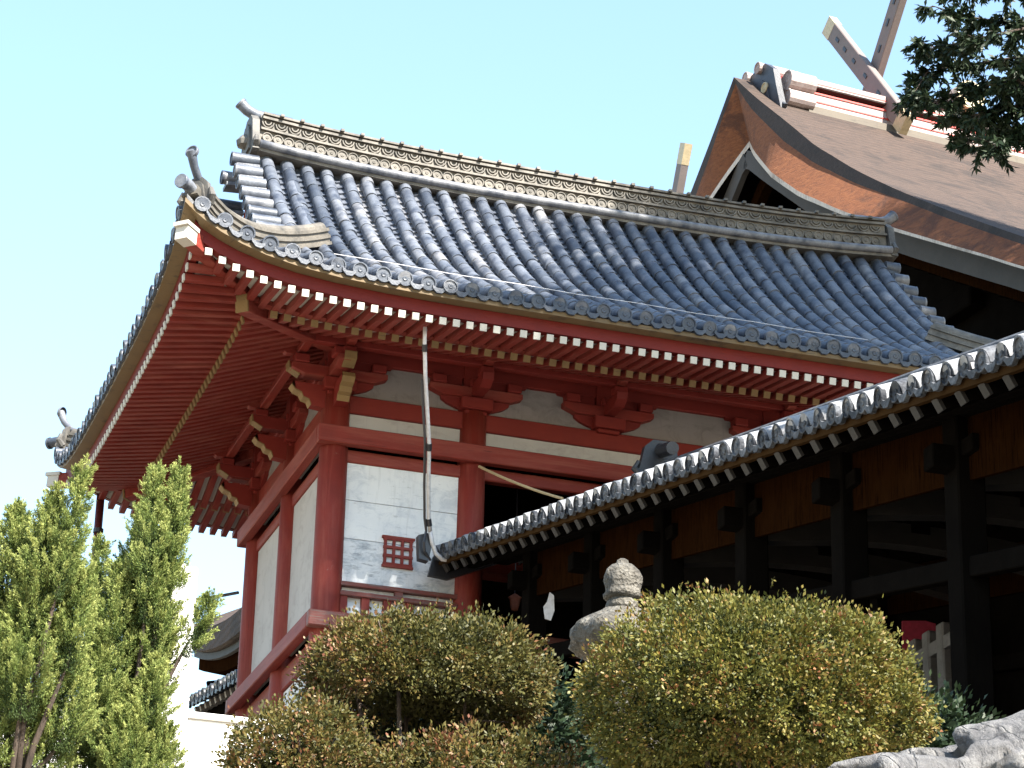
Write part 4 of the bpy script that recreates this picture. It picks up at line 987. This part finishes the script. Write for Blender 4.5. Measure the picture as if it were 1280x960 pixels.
# ------------------------------------------------------------------ foliage
def unit(v): return v / (np.linalg.norm(v, axis=1, keepdims=True) + 1e-9)
def leaves(name, P, Dr, L, Wd, mat, parent, rnd, nrm=None):
    """one small folded leaf per point: base, two shoulders, tip"""
    n = len(P); Dr = unit(Dr)
    s = rng.normal(size=(n, 3)) if nrm is None else nrm
    S = unit(np.cross(Dr, s)); Nn = unit(np.cross(S, Dr))
    L = L[:, None]; Wd = Wd[:, None]
    v = np.stack([P, P + Dr * L * .5 + S * Wd * .5 + Nn * L * .06, P + Dr * L - Nn * L * .04, P + Dr * L * .5 - S * Wd * .5 + Nn * L * .06], 1).reshape(-1, 3)
    f = np.arange(n * 4).reshape(n, 4)
    return link(name, v, f, mat, parent, np.repeat(rnd, 4))
def sph(n):
    d = rng.normal(size=(n, 3)); return unit(d)
class Noise3:
    def __init__(s, k=14, f0=1, f1=6):
        s.w = rng.normal(size=(k, 3)) * rng.uniform(f0, f1, (k, 1)); s.p = rng.uniform(0, 6.28, k); s.a = 1 / np.linalg.norm(s.w, axis=1) ** .7; s.a /= s.a.sum()
    def __call__(s, P): return (np.sin(P @ s.w.T + s.p) * s.a).sum(1)
def bush(name, c, rad, n, mat, label, group=None, flat=.35, leaf=.028, shoots=40, stems=6, ground=None, low=-.6, seedtone=0):
    """clipped shrub: a dome of small leaves on twigs; c = middle, rad = half sizes"""
    c = np.array(c, float); rad = np.array(rad, float)
    zg = float(gz(c[0], c[1])) if ground is None else ground
    o = thing(name, (c[0], c[1], zg), label, 'bush', group)
    nz = Noise3(16, 1.5, 7); nz2 = Noise3(10, 6, 16); nt = Noise3(10, 2, 6)
    npc = 24; ncl = int(n / npc); d = sph(int(ncl * 3)); d = d[d[:, 2] > low][:ncl]; ncl = len(d)
    sq = np.maximum(np.abs(d), 1e-6); k = (sq[:, 0] ** 2.3 + sq[:, 1] ** 2.3 + sq[:, 2] ** 2.3) ** (-1 / 2.3)
    sh = k * (1 + .24 * nz(d * 1.6) + .14 * nz2(d * 1.6))
    depth = 1 - np.abs(rng.normal(0, .05, ncl)) - .22 * (rng.random(ncl) < .22) * rng.random(ncl)
    hole = nz2(d * 1.7 + 3) * .6 + nz(d * 2.5 + 9)
    depth -= .30 * (hole > .38) * rng.random(ncl)
    Cc = c + d * rad * (sh * depth)[:, None]
    ax = unit(d / rad * rad.mean() * .9 + rng.normal(size=(ncl, 3)) * .35 + np.array([0, 0, .2]))
    f = rng.random((ncl, npc)); spread = leaf * 1.15
    P = (Cc[:, None, :] - ax[:, None, :] * ((1 - f) * leaf * 2.6)[:, :, None] + rng.normal(size=(ncl, npc, 3)) * (spread * (.35 + .65 * f))[:, :, None]).reshape(-1, 3)
    Dr = ((P.reshape(ncl, npc, 3) - (Cc - ax * leaf * 2.2)[:, None, :]) / (leaf * 2.2) + ax[:, None, :] * .6 + rng.normal(size=(ncl, npc, 3)) * .4).reshape(-1, 3)
    n = len(P); ct_ = .46 + .30 * nt(Cc * 1.5) + .15 * rng.normal(size=ncl) + seedtone
    tone = np.clip((ct_[:, None] + .22 * (f - .5) + .12 * rng.normal(size=(ncl, npc))).ravel(), 0, 1)
    leaves('leaf_crown', P, Dr, rng.uniform(.7, 1.3, n) * leaf, rng.uniform(.7, 1.2, n) * leaf * .62, mat, o, tone)
    # young upright shoots along the top
    S = []; m = MB(); sm = m
    ds = sph(shoots * 8); ds = ds[ds[:, 2] > .35][:shoots]
    for q in ds:
        kk = (abs(q[0]) ** 2.4 + abs(q[1]) ** 2.4 + abs(q[2]) ** 2.4) ** (-1 / 2.4)
        b = c + q * rad * kk * .97; L = random.uniform(.03, .085) * leaf / .028 * (1 if random.random() < .85 else 1.6); t = b + np.array([random.uniform(-.03, .03), random.uniform(-.03, .03), L])
        for i in range(9):
            f = .25 + .75 * i / 8; S.append(b + (t - b) * f)
    if S:
        S = np.array(S); ns_ = len(S); dd = rng.normal(size=(ns_, 3)) * .8 + np.array([0, 0, .7])
        leaves('shoot_leaves', S, dd, rng.uniform(.7, 1.2, ns_) * leaf * .85, rng.uniform(.7, 1.2, ns_) * leaf * .42, mat, o, np.clip(rng.normal(.62, .14, ns_), 0, 1))
    base = np.array([c[0], c[1], zg - .1])
    for i in range(stems):
        a = 2 * math.pi * i / stems + random.uniform(-.3, .3); rr = random.uniform(.3, .8)
        tip = c + np.array([math.cos(a) * rad[0] * rr, math.sin(a) * rad[1] * rr, rad[2] * random.uniform(-.1, .45)])
        b0 = base + np.array([math.cos(a) * .12, math.sin(a) * .12, 0]); mid = b0 * .5 + tip * .5 + np.array([random.uniform(-.1, .1), random.uniform(-.1, .1), -.12])
        m = MB(); m.tube([b0, mid, tip], [.03, .02, .008], 6)
        for j in range(3):
            q = mid * (1 - .3 * j) + tip * .3 * j; e_ = q + rng.normal(size=3) * rad * .3; m.tube([q, e_], [.010, .004], 5)
        m.build('stem', TRUNK, o, True)
    # shaded twiggy inside so that the crown is not hollow
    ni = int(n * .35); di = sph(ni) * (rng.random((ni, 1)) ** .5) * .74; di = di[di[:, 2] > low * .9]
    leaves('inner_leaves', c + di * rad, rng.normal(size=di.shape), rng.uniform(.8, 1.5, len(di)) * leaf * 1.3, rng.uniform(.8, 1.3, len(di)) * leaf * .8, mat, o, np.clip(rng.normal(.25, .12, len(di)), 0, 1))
    return o
GRP = 'clipped azalea bushes on the slope'
bush('azalea_bush', (-1.64, -16.95, -5.37), (1.0, .95, .60), 60000, AZALEA, 'broad olive-green clipped bush in front of the dark corridor, largest of the bushes', GRP, shoots=45, low=-.85)
bush('azalea_bush', (-3.12, -15.45, -5.02), (.76, .70, .41), 38000, AZALEA2, 'mushroom-shaped bronze-green bush on bare stems before the white panel of the gate', GRP, shoots=18, low=-.50, ground=-5.9)
bush('azalea_bush', (-4.06, -16.0, -5.80), (.47, .47, .43), 12000, AZALEA2, 'small rounded bush at the foot of the white wall, left of the mushroom-shaped one', GRP, shoots=16)
bush('azalea_bush', (-2.98, -16.15, -5.86), (.70, .42, .36), 12000, AZALEA2, 'low bush growing beneath the mushroom-shaped bush, mostly in shadow', GRP, shoots=8)
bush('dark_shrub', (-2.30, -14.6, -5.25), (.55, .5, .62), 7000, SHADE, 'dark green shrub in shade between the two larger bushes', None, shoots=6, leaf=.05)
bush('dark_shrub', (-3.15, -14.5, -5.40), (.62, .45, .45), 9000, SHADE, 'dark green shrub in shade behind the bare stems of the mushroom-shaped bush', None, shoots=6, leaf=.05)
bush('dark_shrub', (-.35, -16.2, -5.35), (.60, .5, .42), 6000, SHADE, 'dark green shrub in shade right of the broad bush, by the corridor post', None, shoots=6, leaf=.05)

def juniper(name, base, lobes, label, n_per=38000):
    o = thing(name, tuple(base), label, 'juniper tree', 'junipers beside the stone wall')
    Ps, Ds, Ts = [], [], []
    base = np.array(base, float); m = MB()
    for (cx_, cy_, cz_, dx, dy, L, rad) in lobes:
        b = np.array([cx_, cy_, cz_]); ax = np.array([dx, dy, 1.0]); ax /= np.linalg.norm(ax)
        n = int(n_per * (L * rad) / .16)
        # many little upright plumes make one flame-shaped lobe
        npl = max(8, int(n / 105)); t = rng.random(npl) ** .8
        prof = np.sin(np.pi * np.clip(t * .82 + .18, 0, 1)) ** .8 * (1 - .6 * t * t)
        ph = rng.random(npl) * 6.283; rr = rad * prof * rng.uniform(.25, 1.05, npl) ** .7
        s1 = np.cross(ax, [0.3, 1, 0.1]); s1 /= np.linalg.norm(s1); s2 = np.cross(ax, s1)
        outv = np.cos(ph)[:, None] * s1 + np.sin(ph)[:, None] * s2
        pb = b + ax * (t * L)[:, None] + outv * rr[:, None]
        pd = unit(ax * 1.0 + outv * .55 + rng.normal(size=(npl, 3)) * .22)
        plen = rng.uniform(.07, .14, npl) * (1.15 - .3 * t)
        k = 105
        f = rng.random((npl, k)); 
        P = pb[:, None, :] + pd[:, None, :] * (f * plen[:, None])[:, :, None] + rng.normal(size=(npl, k, 3)) * (.013 * (1.15 - f))[:, :, None]
        Dd = pd[:, None, :] * .9 + rng.normal(size=(npl, k, 3)) * .45
        T = np.clip(.34 + .46 * f + rng.normal(0, .14, (npl, 1)) + rng.normal(0, .08, (npl, k)), 0, 1)
        Ps.append(P.reshape(-1, 3)); Ds.append(Dd.reshape(-1, 3)); Ts.append(T.ravel())
        mid = base + np.array([0, 0, .3]) + (b - base) * .5
        m.tube([base, base * .4 + mid * .6 + rng.normal(size=3) * .03, b, b + ax * L * .25], [.028, .02, .010, .003], 7)
        nc = int(n * .22); tc = rng.random(nc) * .9; pc = np.sin(np.pi * np.clip(tc * .82 + .18, 0, 1)) ** .8 * (1 - .6 * tc * tc)
        ac = rng.random(nc) * 6.283; rc = rad * pc * .62 * np.sqrt(rng.random(nc))
        Pc = b - np.array([0, 0, .06]) + ax * (tc * L)[:, None] + (np.cos(ac) * rc)[:, None] * s1 + (np.sin(ac) * rc)[:, None] * s2
        Ps.append(Pc); Ds.append(ax + rng.normal(size=(nc, 3)) * .7); Ts.append(np.clip(rng.normal(.12, .08, nc), 0, 1))  # core blades toned dark: inner shade is put into their colour
    P = np.concatenate(Ps); Dd = np.concatenate(Ds); T = np.concatenate(Ts); n = len(P)
    leaves('crown', P, Dd, rng.uniform(.012, .026, n), rng.uniform(.0042, .0066, n), JUNIPER, o, T)
    m.build('trunk', TRUNK, o, True)
    return o

juniper('juniper', (-4.85, -14.30, -5.85), [(-4.78, -14.64, -4.56, 0.0, 0.0, 0.95, 0.087), (-4.67, -14.63, -4.41, 0.05, -0.01, 0.82, 0.087), (-4.77, -14.25, -4.61, 0.0, 0.0, 0.85, 0.161), (-4.67, -14.24, -5.12, 0.05, -0.01, 0.84, 0.181), (-4.51, -14.63, -4.74, 0.43, -0.14, 0.33, 0.077), (-4.77, -14.18, -5.56, 0.0, 0.0, 0.71, 0.221), (-4.75, -14.33, -4.94, 0.02, -0.01, 0.95, 0.18), (-4.93, -14.32, -5.48, -0.05, 0.01, 0.52, 0.153), (-5.02, -14.35, -4.55, -0.05, 0.02, 0.50, 0.075), (-4.72, -14.72, -5.45, .04, -.01, .55, .14), (-4.95, -14.5, -4.95, .02, 0, .72, .15), (-5.02, -14.5, -5.3, 0, 0, .62, .18), (-4.84, -14.6, -5.6, .03, 0, .55, .22), (-4.85, -14.75, -5.75, -.02, 0, .5, .16), (-4.66, -14.7, -5.8, .1, -.02, .5, .15), (-4.7, -14.56, -4.84, 0.08, -0.02, 0.94, 0.128), (-5.02, -14.16, -5.58, 0.0, 0.0, 0.39, 0.154)],
        'bright green juniper with two slim spires, in front of the white stone pillar')
juniper('juniper', (-5.55, -15.10, -6.1), [(-5.47, -15.53, -4.75, 0.11, -0.04, 0.77, 0.082), (-5.56, -15.39, -4.92, 0.05, -0.01, 0.78, 0.155), (-5.69, -15.08, -4.9, 0.0, 0.0, 0.75, 0.196), (-5.42, -15.17, -5.09, 0.08, -0.02, 0.7, 0.171), (-5.59, -15.31, -5.44, 0.0, 0.0, 0.76, 0.24), (-5.65, -15.03, -5.81, 0.0, 0.0, 0.69, 0.243), (-5.42, -15.03, -5.84, 0.05, -0.01, 0.55, 0.17), (-5.35, -15.39, -5.14, 0.1, -0.03, 0.54, 0.096), (-5.85, -14.95, -5.42, 0.0, 0.0, 1.1, 0.221), (-6.06, -15.4, -4.88, 0.0, 0.0, 0.69, 0.168), (-5.32, -15.16, -5.57, 0.05, -0.01, 0.54, 0.17), (-5.58, -15.18, -5.11, 0.0, 0.0, 0.65, 0.17)],
        'bushy green juniper at the left edge of the picture, one spire leaning right')

# ------------------------------------------------------------------ big evergreen beside the corridor
tr = thing('evergreen_tree', (11.5, -14.0, -5.7), 'tall dark-leaved evergreen tree reaching a leafy limb over the corridor roof at upper right', 'tree')
BR = [[(3.24, -13.73, 1.57), (2.73, -13.61, 1.87), (2.22, -13.57, 1.67), (1.77, -13.6, 1.63), (1.4, -13.69, 1.61)], [(3.04, -14.04, 1.37), (2.6, -13.81, 1.47), (2.08, -13.94, 1.4), (1.79, -13.74, 1.36), (1.88, -12.82, 1.77), (1.59, -13.05, 1.66)], [(3.08, -14.07, 1.06), (2.71, -13.64, 1.17), (2.47, -13.1, 1.65), (2.07, -12.93, 1.58), (1.79, -12.83, 1.54), (1.55, -13.07, 1.19)], [(3.26, -13.74, 0.9), (2.87, -13.33, 1.02), (2.11, -13.72, 1.07), (2.02, -13.14, 1.24), (1.66, -13.19, 1.03), (1.72, -12.64, 1.36)], [(3.1, -13.96, 0.47), (2.91, -13.25, 0.85), (2.56, -13.04, 1.26), (1.98, -13.34, 0.91), (2.03, -12.68, 1.19)], [(3.58, -13.3, 0.65), (2.67, -13.69, 0.36), (2.56, -13.08, 0.97), (2.04, -13.47, 0.57), (1.96, -12.94, 0.85)], [(2.99, -14.18, 1.73), (2.35, -14.16, 1.83), (2.02, -13.82, 1.83), (1.81, -13.27, 2.13)], [(2.68, -13.75, 1.11), (2.3, -13.8, 1.2), (2.36, -13.18, 1.3), (2.17, -13.19, 0.96), (2.39, -12.84, 0.91)]]
m = MB()
m.tube([(11.5, -14, -5.9), (11.4, -14, -2), (11.6, -14.1, 4), (12, -14, 10), (12.5, -14, 17), (13, -14, 25)], [.62, .48, .42, .36, .25, .06], 14)
limb = [V((11.6, -14.1, 3.2)), V((9.0, -13.9, 3.6)), V((6.5, -13.7, 3.0)), V((4.6, -13.6, 2.2)), V((3.6, -13.6, 1.4))]
m.tube(limb, [.2, .15, .11, .08, .05], 9)
P_, D_ = [], []
for b in BR:
    pts = [V(p) for p in b]
    m.tube([limb[3]] + pts, [.03] + list(np.linspace(.022, .004, len(pts))), 6)
    for p, q in zip(pts[:-1], pts[1:]):
        n = max(2, int((q - p).length / .026))
        for i in range(n):
            o = p.lerp(q, (i + random.random()) / n)
            d = (q - p).normalized() + V((random.gauss(0, .7), random.gauss(0, .7), random.gauss(-.25, .6)))
            L = random.uniform(.06, .24); t = o + d.normalized() * L
            m.tube([o, t], [.004, .002], 4, cap=False)
            for k in range(26):
                f = .2 + .75 * random.random(); a = o.lerp(t, f)
                P_.append(a); D_.append(d.normalized() * .8 + V((random.gauss(0, .6), random.gauss(0, .6), random.gauss(-.45, .5))))
P_ = np.array([tuple(p) for p in P_]); D_ = np.array([tuple(p) for p in D_]); n = len(P_)
leaves('leaf_spray', P_, D_, rng.uniform(.055, .10, n), rng.uniform(.020, .034, n), EVERG, tr, np.clip(rng.normal(.4, .2, n), 0, 1))
cl = []
for i in range(400):
    z = random.uniform(15.4, 26.5); xl = 5.7 + max(0, z - 15.7) * .74; x = random.uniform(xl + .6, 20.5 - max(0, z - 20) * .8); y = -14 + random.gauss(0, 1.7)
    if all((x - a) ** 2 + (y - b) ** 2 + (z - c) ** 2 > 1.5 for a, b, c in cl): cl.append((x, y, z))
cl += [(5.75 + .62 * i, -14 + .5 * math.sin(i * 2.1), 15.15 + .2 * math.cos(i * 1.7)) for i in range(12)]
cl = np.array(cl); npc = 800
for x, y, z in cl[::3]:
    m.tube([(12 + (z - 10) * .08, -14, z - 2.2), ((x + 12.3) / 2, (y - 14) / 2, z - .8), (x, y, z)], [.09, .06, .02], 6)
P_ = (cl[:, None, :] + sph(len(cl) * npc).reshape(len(cl), npc, 3) * (rng.random((len(cl), npc, 1)) ** .4) * rng.uniform(.6, 1.15, (len(cl), 1, 1))).reshape(-1, 3); n = len(P_)
leaves('crown', P_, sph(n) + np.array([0, 0, -.3]), rng.uniform(.14, .26, n), rng.uniform(.07, .13, n), EVERG, tr, np.clip(rng.normal(.4, .2, n), 0, 1))
m.build('trunk', TRUNK, tr, True)

# unseen cedar added right of the gate to shade the lower gable edge of the hall
cd = thing('shade_cedar', (15.6, -3.0, -2.5), 'tall narrow unseen cedar added right of the corridor to shade the hall gable', 'tree')
m = MB(); m.tube([(15.6, -3, -2.7), (15.6, -3, 10), (15.6, -3, 22.5)], [.5, .3, .04], 12)
nb = 260; z = 22.3 - 16 * rng.random(nb) ** .8; a = rng.random(nb) * 6.283; rr = .25 + (22.5 - z) * .20; k = 150
e = np.stack([15.6 + np.cos(a) * rr, -3 + np.sin(a) * rr, z - rr * .25], -1); o0 = np.stack([np.full(nb, 15.6), np.full(nb, -3.), z], -1)
for i in range(0, nb, 3): m.tube([tuple(o0[i]), tuple(e[i])], [.04, .01], 5)
f = rng.random((nb, k, 1)) ** .6
P_ = (o0[:, None] + (e - o0)[:, None] * f + rng.normal(size=(nb, k, 3)) * .22).reshape(-1, 3); n = len(P_)
leaves('crown', P_, sph(n) + np.array([0, 0, -.4]), rng.uniform(.12, .24, n), rng.uniform(.05, .10, n), EVERG, cd, np.clip(rng.normal(.4, .2, n), 0, 1))
m.build('trunk', TRUNK, cd, True)

# ------------------------------------------------------------------ boulder at lower right
rng = np.random.default_rng(21); n = 130; nz = Noise3(18, 1, 6); nz2 = Noise3(22, 5, 16); nz3 = Noise3(24, 14, 45)
th, ph = np.meshgrid(np.linspace(0, 2 * np.pi, 2 * n, endpoint=False), np.linspace(0, np.pi, n), indexing='ij')
d = np.stack([np.sin(ph) * np.cos(th), np.sin(ph) * np.sin(th), np.cos(ph)], -1).reshape(-1, 3)
q = d * np.array([1.9, .95, .78])
sk = q @ np.array([[1, .25, .5], [-.2, 1, .1], [-.6, .1, 1.4]])
rad = .99 + .09 * nz(q * 1.1) + .20 * np.abs(nz(sk * 2.2 + 4)) - .26 * np.exp(-np.abs(nz2(sk * .7)) * 14) * .5 + .08 * np.abs(nz2(sk * 1.3)) - .05 * np.exp(-np.abs(nz3(sk * .5)) * 12) + .02 * nz3(q)
v = np.array([-2.72, -23.55, -8.02]) + q * rad[:, None]
idx = np.arange(2 * n * n).reshape(2 * n, n); i2 = np.roll(idx, -1, 0)
f = np.stack([idx[:, :-1], idx[:, 1:], i2[:, 1:], i2[:, :-1]], -1).reshape(-1, 4)
o = link('boulder', v, f, ROCK, None, np.zeros(len(v)), True); tag(o, 'craggy grey sunlit boulder in the lower right corner below the broad bush', 'rock')
